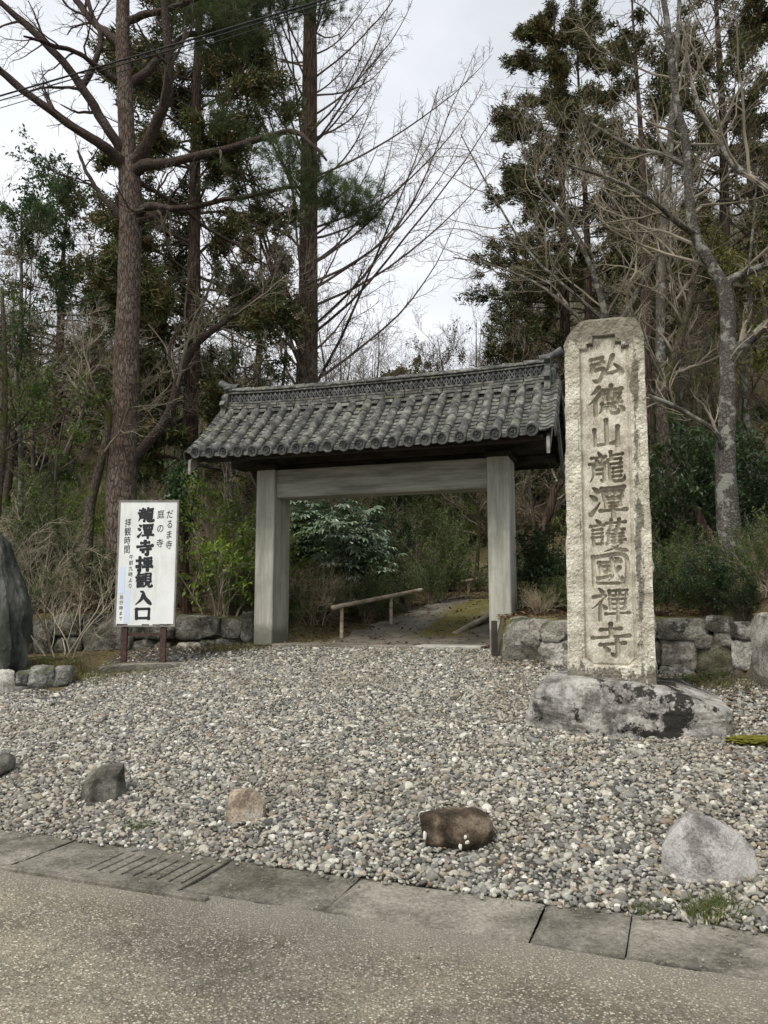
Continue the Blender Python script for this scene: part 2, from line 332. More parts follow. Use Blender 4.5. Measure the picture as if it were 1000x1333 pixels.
# ------------------------------------------------------------------ road and kerb
mb = MB(); n = 60
def kw(a, q): return K0[0]+a*KD[0]+q*KN[0], K0[1]+a*KD[1]+q*KN[1]
va = np.linspace(-60, 60, 121); vq = np.concatenate([np.linspace(-14, -2.2, 14), np.linspace(-2, -.50, 12)])
A, B_ = np.meshgrid(va, vq); X_, Y_ = kw(A, B_); idx = np.arange(A.size).reshape(A.shape)
mb.add(np.stack([X_, Y_, .004*np.sin(A*1.1)*np.cos(B_*2)], -1), np.stack([idx[:-1, :-1], idx[:-1, 1:], idx[1:, 1:], idx[1:, :-1]], -1).reshape(-1, 4))
b = NB('exposed_aggregate_road'); v = b.c
ad = b.n('ShaderNodeVectorMath', operation='ADD'); nn = b.n('ShaderNodeTexNoise'); nn.inputs['Scale'].default_value = 60; b.l(v, nn.inputs[0]); sc_ = b.n('ShaderNodeVectorMath', operation='SCALE'); sc_.inputs['Scale'].default_value = .012; b.l(nn.outputs['Color'], sc_.inputs[0]); b.l(v, ad.inputs[0]); b.l(sc_.outputs[0], ad.inputs[1]); v2 = ad.outputs[0]
cell = b.vor(88, v2, 'F1', 'Color'); cr = b.xyz(0, cell); dd = b.vor(88, v2, 'F1', 'Distance')
st = b.ramp(cr, [(0, (.13, .11, .08)), (.25, (.22, .19, .14)), (.45, (.31, .27, .205)), (.64, (.41, .37, .3)), (.8, (.17, .14, .1)), (.9, (.56, .52, .44))], True)
mk = b.math('MULTIPLY', b.ramp(dd, [(.42, 1.), (.62, 0.)]), b.ramp(b.noise(11, 5, .6), [(.3, .55), (.6, 1.)]))
bind = b.ramp(b.noise(2.0, 7, .65), [(.35, (.13, .122, .098)), (.5, (.18, .168, .135)), (.68, (.24, .222, .178))])
wear = b.ramp(b.noise(.7, 5, .6, b.map(loc=(4, 1, 0))), [(.42, (.78, .78, .79)), (.56, (1.08, 1.07, 1.03))])
edge = b.n('ShaderNodeVectorMath', operation='DOT_PRODUCT'); edge.inputs[1].default_value = (KN[0], KN[1], 0); b.l(b.c, edge.inputs[0]); q_ = b.math('SUBTRACT', edge.outputs['Value'], float(K0@KN))
ed = b.ramp(b.math('ADD', q_, b.math('MULTIPLY', b.noise(3, 6), .5)), [(0, 0.), (1, 0.)])
qq = b.math('ADD', b.math('ADD', q_, 1.0), b.math('MULTIPLY', b.math('SUBTRACT', b.noise(2.6, 6, .65), .5), .5)); ed = b.ramp(qq, [(.1, 0.), (.42, .75)])
c = b.mix(mk, bind, st); c = b.mix(1., c, wear, 'MULTIPLY'); c = b.mix(ed, c, b.mix(mk, (.19, .18, .148), (.28, .262, .215)))
h = b.math('ADD', b.math('MULTIPLY', mk, .8), b.math('MULTIPLY', b.noise(150, 3), .3)); M['road'] = b.done(c, .9, b.bump(h, .9, .006), .2)
tag(mb.build('road', M['road'], smooth=True), kind='structure')
b = NB('weathered_concrete'); v = b.c; n1 = b.noise(2.2, 8, .7)
c = b.ramp(n1, [(.32, (.11, .102, .082)), (.5, (.215, .2, .165)), (.7, (.3, .28, .235))])
c = b.mix(b.ramp(b.noise(1.3, 6, .7, b.map(loc=(3, 3, 3))), [(.48, 0.), (.62, .6)]), c, (.09, .085, .06)); c = b.mix(.7, c, b.ramp(b.noise(45, 6, .8), [(.3, .25), (.7, .75)]), 'OVERLAY')
sp = b.vor(70, None, 'F1', 'Color'); c = b.mix(b.math('MULTIPLY', b.ramp(b.xyz(0, sp), [(.8, 0.), (.86, .5)], True), b.ramp(b.noise(4, 4), [(.4, 0.), (.6, 1.)])), c, (.34, .31, .25))
c = b.mix(1., c, b.ramp(b.rnd(), [(0, .86), (1, 1.1)]), 'MULTIPLY')
M['concrete'] = b.done(c, .92, b.bump(b.noise(70, 6, .8), .9, .012), .2)
kerb = thing('kerb', None, None, (K0[0], K0[1], 0), math.atan2(KD[1], KD[0])); kerb['kind'] = 'structure'
def slab(a0, a1, q0=-.55, q1=.0, top=.008, name='concrete_slab'):
    nx = max(4, int((a1-a0)/.03)); ny = 18; g = .0025
    X_, Y_ = np.meshgrid(np.linspace(a0+g, a1-g, nx), np.linspace(q0, q1, ny)); sd_ = int(a0*10)
    Z_ = top+.004*fbm(np.stack([X_, Y_, X_*0+sd_], -1), 3.)+(.012*np.sin(sd_))*(X_-a0)/(a1-a0)*.5
    e = np.minimum(np.minimum(X_-a0-g, a1-g-X_), np.minimum(Y_-q0, q1-Y_)); Z_ = Z_-.012*(1-sm(0, .022, e+.03*fbm(np.stack([X_, Y_, X_*0+sd_], -1), 14.)))
    idx = np.arange(X_.size).reshape(X_.shape); m_ = MB()
    V = np.stack([X_, Y_, Z_], -1).reshape(-1, 3); Qt = np.stack([idx[:-1, :-1], idx[:-1, 1:], idx[1:, 1:], idx[1:, :-1]], -1).reshape(-1, 4)
    ring = np.concatenate([idx[0, :-1], idx[:-1, -1], idx[-1, :0:-1], idx[:0:-1, 0]]); lo = V[ring].copy(); lo[:, 2] = -.055; k = len(V); r2 = np.arange(len(ring))+k
    Qs = np.stack([ring, r2, np.roll(r2, -1), np.roll(ring, -1)], -1); m_.add(np.vstack([V, lo]), np.vstack([Qt, Qs[:, ::-1]]))
    return m_.build(name, M['concrete'], kerb, True)
for a0, a1 in [(-8.2, -6.2), (-6.2, -4.2), (-4.2, -2.13), (-2.13, -1.70), (-.96, -.14), (-.14, .88), (.888, 1.30), (1.3, 3.3), (3.3, 5.3), (5.3, 7.3)]:
    slab(a0, a1, -.56 if a0 < -1 else -.52)
# drain slab with open slots
g = MB(); a0, a1 = -1.69, -.97
g.box(((a0+a1)/2, -.50, -.02), (a1-a0, .11, .06), ch=.004); g.box(((a0+a1)/2, -.06, -.02), (a1-a0, .12, .06), ch=.004)
ns = 9; st_ = (a1-a0)/ns
for i in range(ns+1):
    ww = st_-.016 if 0 < i < ns else (st_-.016)/2+.0; xc = a0+i*st_ + (.5*ww if i == 0 else -.5*ww if i == ns else 0)
    g.box((xc, -.2825, -.021), (ww, .325, .06), ch=.004)
g.box(((a0+a1)/2, -.28, -.0535), (a1-a0, .33, .004))
g.build('drain_slab', M['concrete'], kerb)
ld = MB(); ld.box((-3.2, -.585, .004), (4.9, .05, .03), ch=.005); ld.build('edging_strip', M['concrete'], kerb)

# ------------------------------------------------------------------ gn scatter
def scatter(name, pts, rot, scl, tint, build_src, m, kind='stuff'):
    me = bpy.data.meshes.new(name); me.vertices.add(len(pts)); me.vertices.foreach_set('co', np.asarray(pts, np.float32).ravel())
    for nm, tp, arr in (('rot', 'FLOAT_VECTOR', rot), ('scl', 'FLOAT_VECTOR', scl)):
        at = me.attributes.new(nm, tp, 'POINT'); at.data.foreach_set('vector', np.asarray(arr, np.float32).ravel())
    at = me.attributes.new('tint', 'FLOAT', 'POINT'); at.data.foreach_set('value', np.asarray(tint, np.float32))
    at = me.attributes.new('vi', 'INT', 'POINT'); at.data.foreach_set('value', np.random.default_rng(3).integers(0, 1000, len(pts)).astype(np.int32))
    o = bpy.data.objects.new(name, me); COL.objects.link(o)
    if m: me.materials.append(m)
    ng = bpy.data.node_groups.new(name, 'GeometryNodeTree'); ng.interface.new_socket('Geometry', in_out='INPUT', socket_type='NodeSocketGeometry'); ng.interface.new_socket('Geometry', in_out='OUTPUT', socket_type='NodeSocketGeometry')
    N = ng.nodes.new; Lk = ng.links.new; gi = N('NodeGroupInput'); go = N('NodeGroupOutput'); ip = N('GeometryNodeInstanceOnPoints'); ip.inputs['Pick Instance'].default_value = True
    def na(nm, tp):
        x = N('GeometryNodeInputNamedAttribute'); x.data_type = tp; x.inputs[0].default_value = nm; return x.outputs[0]
    er = N('FunctionNodeEulerToRotation'); Lk(na('rot', 'FLOAT_VECTOR'), er.inputs[0]); Lk(er.outputs[0], ip.inputs['Rotation']); Lk(na('scl', 'FLOAT_VECTOR'), ip.inputs['Scale']); Lk(na('vi', 'INT'), ip.inputs['Instance Index'])
    Lk(gi.outputs[0], ip.inputs['Points']); Lk(build_src(ng, N, Lk), ip.inputs['Instance'])
    if m:
        sm_ = N('GeometryNodeSetMaterial'); sm_.inputs['Material'].default_value = m; Lk(ip.outputs[0], sm_.inputs[0]); Lk(sm_.outputs[0], go.inputs[0])
    else: Lk(ip.outputs[0], go.inputs[0])
    md = o.modifiers.new('scatter', 'NODES'); md.node_group = ng
    if kind: o['kind'] = kind
    return o
def src_pebbles(ng, N, Lk):
    gti = N('GeometryNodeGeometryToInstance')
    for k in range(7):
        ic = N('GeometryNodeMeshIcoSphere'); ic.inputs['Radius'].default_value = 1; ic.inputs['Subdivisions'].default_value = 3
        pos = N('GeometryNodeInputPosition'); ad = N('ShaderNodeVectorMath'); ad.operation = 'ADD'; ad.inputs[1].default_value = (k*3.7, k*1.3, 2); Lk(pos.outputs[0], ad.inputs[0])
        vo = N('ShaderNodeTexVoronoi'); vo.feature = 'SMOOTH_F1' if k % 2 else 'F1'; vo.inputs['Scale'].default_value = .75; Lk(ad.outputs[0], vo.inputs['Vector'])
        mu = N('ShaderNodeMath'); mu.operation = 'MULTIPLY_ADD'; mu.inputs[1].default_value = -.55; mu.inputs[2].default_value = 1.25; Lk(vo.outputs['Distance'], mu.inputs[0])
        sc = N('ShaderNodeVectorMath'); sc.operation = 'SCALE'; Lk(pos.outputs[0], sc.inputs[0]); Lk(mu.outputs[0], sc.inputs['Scale'])
        sp = N('GeometryNodeSetPosition'); Lk(ic.outputs[0], sp.inputs[0]); Lk(sc.outputs[0], sp.inputs['Position'])
        ss = N('GeometryNodeSetShadeSmooth'); Lk(sp.outputs[0], ss.inputs[0]); Lk(ss.outputs[0], gti.inputs[0])
    return gti.outputs[0]
def src_objects(obs):
    def f(ng, N, Lk):
        gti = N('GeometryNodeGeometryToInstance')
        for grp in obs:
            j = N('GeometryNodeJoinGeometry')
            for o in grp:
                oi = N('GeometryNodeObjectInfo'); oi.transform_space = 'ORIGINAL'; oi.inputs['Object'].default_value = o; Lk(oi.outputs['Geometry'], j.inputs[0])
            Lk(j.outputs[0], gti.inputs[0])
        return gti.outputs[0]
    return f
b = NB('river_pebbles'); a = b.n('ShaderNodeAttribute', attribute_name='tint', attribute_type='INSTANCER'); f = a.outputs['Fac']
c = b.ramp(f, [(0, (.09, .09, .088)), (.1, (.17, .168, .16)), (.24, (.25, .245, .235)), (.38, (.34, .335, .31)), (.52, (.31, .28, .23)), (.58, (.45, .43, .385)), (.7, (.21, .207, .2)), (.82, (.38, .34, .275)), (.895, (.58, .565, .53)), (.955, (.26, .2, .155)), (.982, (.72, .71, .68))], True)
c = b.mix(.55, c, b.ramp(b.noise(1.1, 6, .7), [(.3, .3), (.7, .68)]), 'OVERLAY')
c = b.mix(1., c, (.96, .95, .9), 'MULTIPLY'); gp_ = b.n('ShaderNodeNewGeometry').outputs['Position']; dust = b.ramp(b.noise(1.1, 5, .6, gp_), [(.46, 0.), (.62, .28)]); c = b.mix(dust, c, (.2, .165, .115))
M['pebble'] = b.done(c, .8, b.bump(b.noise(5, 6, .7), .25, .1), .25)
rg = np.random.default_rng(11)
def pebble_pts(x0, x1, y0, y1, sp):
    nx = int((x1-x0)/sp); ny = int((y1-y0)/sp); gx, gy = np.meshgrid(np.arange(nx)*sp+x0, np.arange(ny)*sp+y0)
    x = gx.ravel()+rg.uniform(-.5, .5, gx.size)*sp; y = gy.ravel()+rg.uniform(-.5, .5, gx.size)*sp
    k = in_gravel(x, y) & (np.abs(x) < .62*y+.6); return x[k], y[k]
x, y = pebble_pts(-7, 4.2, 3.2, 11.75, .0255)
dens = np.ones(len(x)); nzv = fbm(np.stack([x, y, x*0], -1), 1.2, 4)
lit = sm(1.3, .2, 11.6-y-np.clip(-3-x, 0, 1)*.6)*sm(-1.2, -2.4, x)+sm(3.0, 3.6, x)*.4+sm(.25, .05, np.abs(qd(x, y)-.0))*0
lit = np.maximum(lit, sm(.75, .2, (y-9.62+(x-1.52)*.636)*-1)*sm(1.2, 1.6, x)*.55); lit = np.maximum(lit, sm(.7, .1, -((y-9.45)+(x+3.95)*.55))*sm(-3.3, -3.9, x)*.6)
k = rg.random(len(x)) > np.clip(lit*1.0+nzv*.4*(lit > .05), 0, .9); x = x[k]; y = y[k]
z = H(x, y)+rg.uniform(-.004, .012, len(x))+.012*fbm(np.stack([x, y, x*0], -1), 2.5, 8)
s = .0127*np.exp(rg.normal(0, .36, len(x))); s = np.clip(s, .007, .036)
# stray ones on the kerb
xe = rg.uniform(-3.5, 2.6, 260); qe = -np.abs(rg.normal(0, .045, 260)); ye = K0[1]-.381*xe; xk = xe+KN[0]*qe; yk = ye+KN[1]*qe
x = np.r_[x, xk]; y = np.r_[y, yk]; z = np.r_[z, np.full(260, .018)]; s = np.r_[s, rg.uniform(.006, .015, 260)]
K = len(x); scl = np.stack([s*rg.uniform(1.0, 1.5, K), s*rg.uniform(.8, 1.1, K), s*rg.uniform(.5, .85, K)], -1)
rot = np.stack([rg.normal(0, .45, K), rg.normal(0, .45, K), rg.uniform(0, 6.28, K)], -1)
gv = scatter('gravel', np.stack([x, y, z], -1), rot, scl, rg.random(K), src_pebbles, M['pebble'])
tag(gv, 'grey, tan and white river pebbles covering the sloping forecourt', 'gravel')
print('pebbles', K)
# tiny grit on road and kerb
K = 2600; a_ = rg.uniform(-4, 4, K); q_ = -np.abs(rg.normal(0, .9, K))-.0; ux, uy = kw(a_, q_); s = np.exp(rg.normal(math.log(.0021), .4, K))
gr = scatter('road_grit', np.stack([ux, uy, np.where(q_ > -.54, .016, .004)+s*.3], -1), rg.uniform(0, 6, (K, 3)), s[:, None]*rg.uniform(.7, 1.3, (K, 3)), rg.random(K)*.5+.2, src_pebbles, M['pebble'])
tag(gr, 'loose pale grit strewn over the kerb slabs and the road', 'grit')

# ------------------------------------------------------------------ rocks
_ico = {}
def ico(sub):
    if sub in _ico: return _ico[sub]
    import bmesh
    bm = bmesh.new(); bmesh.ops.create_icosphere(bm, subdivisions=sub, radius=1); V = np.array([v.co[:] for v in bm.verts]); T = np.array([[v.index for v in f.verts] for f in bm.faces]); bm.free(); _ico[sub] = (V, T); return V, T
def rock(size, seed=0, planes=8, boxy=0., sub=4, rough=.04, d0=(.55, .85), s=2.2, cut=None):
    V, T = ico(sub); V = V.copy(); r_ = np.random.default_rng(seed)
    if boxy:
        p = 2+boxy*6; V = V/((np.abs(V)**p).sum(1)**(1/p))[:, None]
    for k in range(planes):
        nrm = r_.normal(size=3); nrm /= np.linalg.norm(nrm); d = r_.uniform(*d0); h = np.abs(V@nrm).max() if boxy else 1
        dd = V@nrm-d*h; V = V-np.where(dd > 0, dd, 0)[:, None]*nrm
    for nrm, d in (cut or []):
        nrm = np.array(nrm, float); nrm /= np.linalg.norm(nrm); dd = V@nrm-d; V = V-np.where(dd > 0, dd, 0)[:, None]*nrm
    nr = V/(np.linalg.norm(V, axis=1, keepdims=True)+1e-9); V = V+nr*(rough*2*fbm(V+seed*3.1, s, seed % 9, 5))[:, None]
    return V*np.array(size)/2, T
M['rock_grey'] = m_stone('rock_grey', [(.075, .075, .068), (.19, .185, .17), (.33, .32, .30)], 4, .7, .025, lichen=((.5, .5, .47), .55), moss=((.06, .075, .015), .8))
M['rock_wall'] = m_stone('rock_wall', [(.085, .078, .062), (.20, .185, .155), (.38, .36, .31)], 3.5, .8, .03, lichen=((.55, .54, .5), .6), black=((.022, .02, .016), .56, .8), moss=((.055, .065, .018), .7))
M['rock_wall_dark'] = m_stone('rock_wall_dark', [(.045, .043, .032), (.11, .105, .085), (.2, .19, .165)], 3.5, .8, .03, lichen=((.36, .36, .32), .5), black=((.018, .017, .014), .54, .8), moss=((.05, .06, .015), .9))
M['rock_brown'] = m_stone('rock_brown', [(.028, .02, .013), (.08, .058, .038), (.2, .155, .11)], 7, .7, .015, lichen=((.62, .62, .58), .0), perobj=0)
M['rock_orange'] = m_stone('rock_orange', [(.22, .17, .13), (.4, .32, .24), (.55, .5, .43)], 5, .7, .02, perobj=0)
M['rock_white'] = m_stone('rock_white', [(.3, .28, .265), (.58, .55, .53), (.76, .74, .71)], 5, 1., .03, lichen=((.72, .7, .68), .5), black=((.2, .195, .18), .56, .6), perobj=0)
M['rock_dark'] = m_stone('rock_dark', [(.05, .046, .036), (.12, .115, .095), (.22, .21, .18)], 8, .8, .015, perobj=0)
def ground_rock(px, py, Y, size, rz, seed, m, name, label, cat='rock', sink=.3, **k):
    p = P(px, py, Y); V, T = rock(size, seed, **k); me = mesh(name, V, None, T, False); o = part(name, me, M[m]); zc = Hs(p[0], p[1])
    o.location = (p[0], p[1], zc+size[2]*(.5-sink)); o.rotation_euler = (0, 0, rz); tag(o, label, cat); return o
def hull_rock(pts, seed, rough=.012, cuts=9):
    import bmesh
    bm = bmesh.new()
    for p_ in pts: bm.verts.new(p_)
    r_ = bmesh.ops.convex_hull(bm, input=bm.verts); bmesh.ops.delete(bm, geom=[v for v in r_['geom_unused'] if isinstance(v, bmesh.types.BMVert)], context='VERTS')
    bmesh.ops.triangulate(bm, faces=bm.faces); bmesh.ops.subdivide_edges(bm, edges=bm.edges, cuts=cuts, use_grid_fill=True); bmesh.ops.triangulate(bm, faces=bm.faces); bm.verts.index_update()
    V = np.array([v.co[:] for v in bm.verts]); T = np.array([[v.index for v in f.verts] for f in bm.faces]); bm.free()
    N = V-V.mean(0); N /= np.linalg.norm(N, axis=1, keepdims=True)+1e-9
    return V+N*(rough*2*(fbm(V+seed, 9, seed % 7, 5)+.5*np.abs(fbm(V+seed, 22, 2, 3))))[:, None], T
def placed_rock(px, py, Y, pts, rz, seed, m, label, rough=.005):
    p = P(px, py, Y); V, T = hull_rock(np.array(pts)*(.87 if m == 'rock_white' else .93), seed, rough); o = part('rock', mesh('rock', V, None, T, False), M[m]); o.location = (p[0], p[1], Hs(p[0], p[1])-.015); o.rotation_euler = (0, 0, rz); return tag(o, label, 'rock')
placed_rock(135, 1046, 5.93, [(-.16, -.1, -.05), (-.08, -.16, -.05), (.12, -.15, -.05), (.18, -.02, -.05), (.12, .15, -.05), (-.14, .12, -.05), (-.15, -.08, .12), (-.12, .0, .2), (-.05, -.14, .17), (.0, -.08, .26), (.13, -.13, .2), (.15, -.02, .27), (.08, .12, .25), (-.08, .1, .22)], .1, 3, 'rock_dark', 'small dark grey flat-topped boulder on the gravel, farthest left of the whole ones')
placed_rock(318, 1070, 5.4, [(-.13, -.08, -.04), (-.02, -.13, -.04), (.12, -.1, -.04), (.16, .02, -.04), (.0, .12, -.04), (-.12, .08, -.04), (-.12, -.06, .13), (-.1, -.02, .22), (-.02, -.1, .19), (.03, -.05, .23), (.06, .04, .21), (.13, -.06, .1), (.15, .0, .12)], .15, 5, 'rock_orange', 'small orange and white banded rock on the gravel')
placed_rock(918, 1150, 4.4, [(-.28, -.06, -.04), (-.2, -.2, -.04), (.1, -.25, -.04), (.3, -.14, -.04), (.3, .15, -.04), (-.2, .2, -.04), (-.27, -.05, .16), (-.12, -.2, .17), (-.09, -.05, .37), (.0, .05, .31), (.07, -.2, .13), (.22, -.03, .235), (.29, -.02, .15), (.18, .12, .25), (-.16, .12, .22)], -.05, 8, 'rock_white', 'large pale jagged white and pinkish boulder beside the kerb at right', .006)
o = ground_rock(590, 1106, 4.88, (.5, .36, .29), -.1, 28, 'rock_brown', 'rock', 'rounded dark brown boulder with white spots near the kerb', planes=9, boxy=.0, sink=.26, rough=.06, d0=(.7, .88))

SPT = []
for (dx, dz, w_, h_) in [(-.165, -.01, .016, .04), (.045, -.055, .016, .028), (.085, -.03, .022, .018), (.075, -.0, .014, .018)]:
    Vr, Tr = rock((w_*1.5, .02, h_*1.4), int(abs(dx)*1000), planes=3, sub=2, rough=.2); yy = -.18*math.sqrt(max(.05, 1-(dx/.25)**2-(dz/.18)**2)); SPT.append((Vr+np.array([dx, yy*.97, dz]), Tr))
b = NB('lichen_white'); M['lichen'] = b.done((.62, .62, .57), .95); _ = [part('lichen_spot', mesh('lichen_spot', a_, None, t_), M['lichen'], o) for a_, t_ in SPT]
ground_rock(-8, 1008, 6.55, (.3, .26, .2), .2, 37, 'rock_dark', 'rock', 'dark rock cut off by the left edge of the picture', planes=5, boxy=.3, sink=.2)
# ================================================================== STONE WALLS
def ray_on_line(px, py, A, B):      # where the sight line through a photo point meets the vertical plane over A-B
    d = P(px, py, 1.)-np.array([0, 0, CAMZ]); A = np.array(A); B = np.array(B); e = B-A
    k = (A[0]*e[1]-A[1]*e[0])/(d[0]*e[1]-d[1]*e[0]); return np.array([0, 0, CAMZ])+k*d
def wall(name, label, line, boxes, mt, seed, th=.36, back=.1):
    A, B = np.array(line[0]), np.array(line[1]); ang = math.atan2(B[1]-A[1], B[0]-A[0]); e = (B-A)/np.linalg.norm(B-A); nb = np.array([-e[1], e[0]])
    w = thing(name, label, 'stone wall', (A[0], A[1], 0), ang)
    for i, bx in enumerate(boxes):
        p0 = ray_on_line(bx[0], bx[3], A, B); p1 = ray_on_line(bx[1], bx[2], A, B); r_ = np.random.default_rng(seed+i)
        s0 = (p0[:2]-A)@e; s1 = (p1[:2]-A)@e; z0, z1 = p0[2], p1[2]; sx = abs(s1-s0)*1.04; sz = (z1-z0)*1.06; dp = th*r_.uniform(.8, 1.15)
        V, T = rock((sx, dp, sz), seed*7+i, planes=7, boxy=.7, sub=5 if sx*sz > .06 else 4, rough=.055, d0=(.72, .93), s=3.)
        V = V @ rotm('Y', r_.normal(0, .035)).T
        m_ = mt if len(bx) < 5 else bx[4]; me = mesh('stone', V, None, T, False); o = part('stone', me, M[m_], w); o.location = ((s0+s1)/2, dp*.5-.06+r_.normal(0, .012), (z0+z1)/2)
    return w
RB = [(655, 704, 805, 868), (657, 668, 862, 878), (688, 706, 807, 834), (705, 746, 809, 836), (702, 735, 836, 872, 'rock_white2'), (731, 760, 834, 872), (672, 702, 866, 880, 'rock_white2'), (745, 800, 806, 834), (760, 800, 834, 872), (800, 858, 806, 832), (800, 860, 832, 872),
      (856, 920, 806, 833), (918, 953, 802, 824), (856, 906, 834, 870), (905, 930, 826, 846), (906, 956, 838, 884, 'rock_moss'), (930, 956, 822, 842), (952, 992, 808, 834), (954, 992, 833, 872, 'rock_white2'), (988, 1016, 806, 850), (990, 1016, 850, 892), (690, 730, 868, 884), (860, 905, 868, 884)]
M['rock_white2'] = m_stone('rock_pale', [(.2, .19, .165), (.38, .365, .33), (.55, .54, .5)], 3.5, .7, .02, black=((.05, .045, .035), .6, .6))
M['rock_moss'] = m_stone('rock_mossy', [(.05, .05, .03), (.12, .115, .07), (.2, .19, .14)], 4, .8, .03, moss=((.06, .07, .012), 1.0))
wr = wall('stone_wall', 'low dry stone wall of pale grey blocks behind the tall engraved pillar', WALLR, RB, 'rock_wall', 100)
# the wall turns towards the road past the right edge
for i, (yy, h_, ww) in enumerate([(7.75, .8, .75), (7.0, .72, .7), (6.3, .7, .75), (5.6, .66, .7)]):
    zg = Hs(3.6, yy); V, T = rock((.4, ww, h_), 300+i, planes=5, boxy=.6, sub=4, rough=.04, d0=(.75, .95)); o = part('stone', mesh('stone', V, None, T), M['rock_white2' if i < 2 else 'rock_wall'], wr)
    a = -math.atan2(WALLR[1][1]-WALLR[0][1], WALLR[1][0]-WALLR[0][0]); dx, dy = 3.98-WALLR[0][0], yy-WALLR[0][1]
    o.location = (dx*math.cos(a)-dy*math.sin(a), dx*math.sin(a)+dy*math.cos(a), zg+h_*.45); o.rotation_euler = (0, 0, a)
for i, (dy, h_) in enumerate([(.35, .55), (.75, .5)]):
    V, T = rock((.34, .42, h_), 330+i, planes=5, boxy=.6, sub=3, rough=.04); a = -math.atan2(WALLR[1][1]-WALLR[0][1], WALLR[1][0]-WALLR[0][0]); dx = .26+.0*i
    o = part('stone', mesh('stone', V, None, T), M['rock_wall'], wr); o.location = (dx*math.cos(a)-dy*math.sin(a), dx*math.sin(a)+dy*math.cos(a), 1.1); o.rotation_euler = (0, 0, a)
LB = [(40, 72, 806, 850), (70, 106, 800, 829), (105, 160, 799, 852), (70, 106, 830, 860), (86, 116, 852, 872), (158, 176, 812, 858), (172, 234, 812, 832), (172, 206, 831, 854), (198, 224, 836, 860), (176, 200, 852, 868), (228, 291, 802, 833), (289, 318, 804, 834), (230, 263, 837, 864, 'rock_white2'),
      (259, 282, 833, 853), (280, 314, 830, 850), (262, 284, 853, 862), (206, 232, 852, 866), (312, 332, 798, 842), (118, 160, 850, 868), (20, 42, 812, 860), (-20, 22, 806, 862)]
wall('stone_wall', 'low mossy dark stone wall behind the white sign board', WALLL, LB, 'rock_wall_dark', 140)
EB = [(-45, -18, 872, 922), (-20, 21, 874, 922, 'rock_white2'), (20, 38, 874, 893), (18, 40, 893, 914), (36, 72, 868, 908), (69, 93, 868, 897)]
wall('stone_edging', 'short row of edging stones at the foot of the dark standing stone', [(-4.9, 9.35), (-3.85, 9.62)], EB, 'rock_grey', 170, .3)
# dark standing stone, cut by the left edge
p = P(-22, 880, 9.95); V, T = rock((1.25, .5, 1.9), 61, planes=9, boxy=.5, sub=6, rough=.1, d0=(.75, .95), s=2.6, cut=[((.8, 0, .5), .72), ((.95, 0, .12), .8)])
b = NB('dark_slate'); v = b.map(sc=(1, 1, .35)); c = b.ramp(b.noise(3.2, 8, .7, v), [(.3, (.028, .031, .027)), (.5, (.06, .065, .056)), (.68, (.15, .155, .135))])
M['slate'] = b.done(c, .8, b.bump(b.noise(9, 9, .75, v), 1., .08), .25)
o = part('standing_stone', mesh('standing_stone', V, None, T, False), M['slate']); o.location = (p[0]-.06, p[1], .72+.78); o.rotation_euler = (0, 0, -.1)
tag(o, 'tall dark slate standing stone cut off by the left edge', 'standing stone')

# ================================================================== GATE
GZ = .93
gate = thing('temple_gate', 'roofed gate with grey posts and a dark tiled gable roof', 'gate', (GC[0], GC[1], GZ), TH)
b = NB('grey_post'); v = b.map(sc=(1, 1, .12)); c = b.ramp(b.noise(7, 6, .6, v), [(.3, (.30, .3, .25)), (.5, (.385, .38, .325)), (.72, (.45, .44, .38))]); c = b.mix(.6, c, b.ramp(b.noise(40, 6, .75, b.map(sc=(1, 1, .05))), [(.3, .4), (.7, .6)]), 'OVERLAY')
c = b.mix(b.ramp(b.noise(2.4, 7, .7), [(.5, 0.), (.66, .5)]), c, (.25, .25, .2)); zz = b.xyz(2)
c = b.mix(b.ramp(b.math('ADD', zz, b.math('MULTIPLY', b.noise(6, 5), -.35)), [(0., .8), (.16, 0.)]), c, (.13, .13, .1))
M['post'] = b.done(c, .75, b.bump(b.noise(14, 6, .6, v), .3, .006), .25)
b = NB('grey_beam'); v = b.map(sc=(.12, 1, 1)); c = b.ramp(b.noise(9, 7, .65, v), [(.3, (.2, .2, .16)), (.5, (.29, .285, .24)), (.72, (.37, .365, .31))]); c = b.mix(.6, c, b.ramp(b.noise(40, 6, .75, b.map(sc=(.05, 1, 1))), [(.3, .4), (.7, .6)]), 'OVERLAY'); M['beam'] = b.done(c, .8, b.bump(b.noise(22, 6, .6, v), .4, .006), .25)
b = NB('dark_wood'); v = b.map(sc=(.3, 1, 1)); M['dwood'] = b.done(b.ramp(b.noise(9, 6, .6, v), [(.3, (.018, .014, .011)), (.7, (.05, .042, .034))]), .85, b.bump(b.noise(20, 5, .6, v), .4, .006), .2)
b = NB('weathered_board'); M['wboard'] = b.done(b.ramp(b.noise(9, 6, .6), [(.3, (.16, .155, .14)), (.7, (.32, .31, .28))]), .85, None, .2)
b = NB('kawara_tile'); r_ = b.rnd(); cb = b.n('ShaderNodeCombineXYZ'); b.l(b.math('MULTIPLY', r_, 50.), cb.inputs[0]); ad = b.n('ShaderNodeVectorMath', operation='ADD'); b.l(b.c, ad.inputs[0]); b.l(cb.outputs[0], ad.inputs[1]); v = ad.outputs[0]
c = b.ramp(b.noise(7, 7, .7, v), [(.3, (.034, .035, .033)), (.5, (.086, .087, .08)), (.68, (.2, .196, .17))])
c = b.mix(1., c, b.ramp(r_, [(0, .8), (.5, 1.), (.9, 1.1), (1, 1.3)]), 'MULTIPLY')
c = b.mix(b.ramp(b.noise(13, 6, .7, b.map(loc=(2, 2, 2), v=v)), [(.6, 0.), (.66, .65)]), c, (.40, .39, .35))
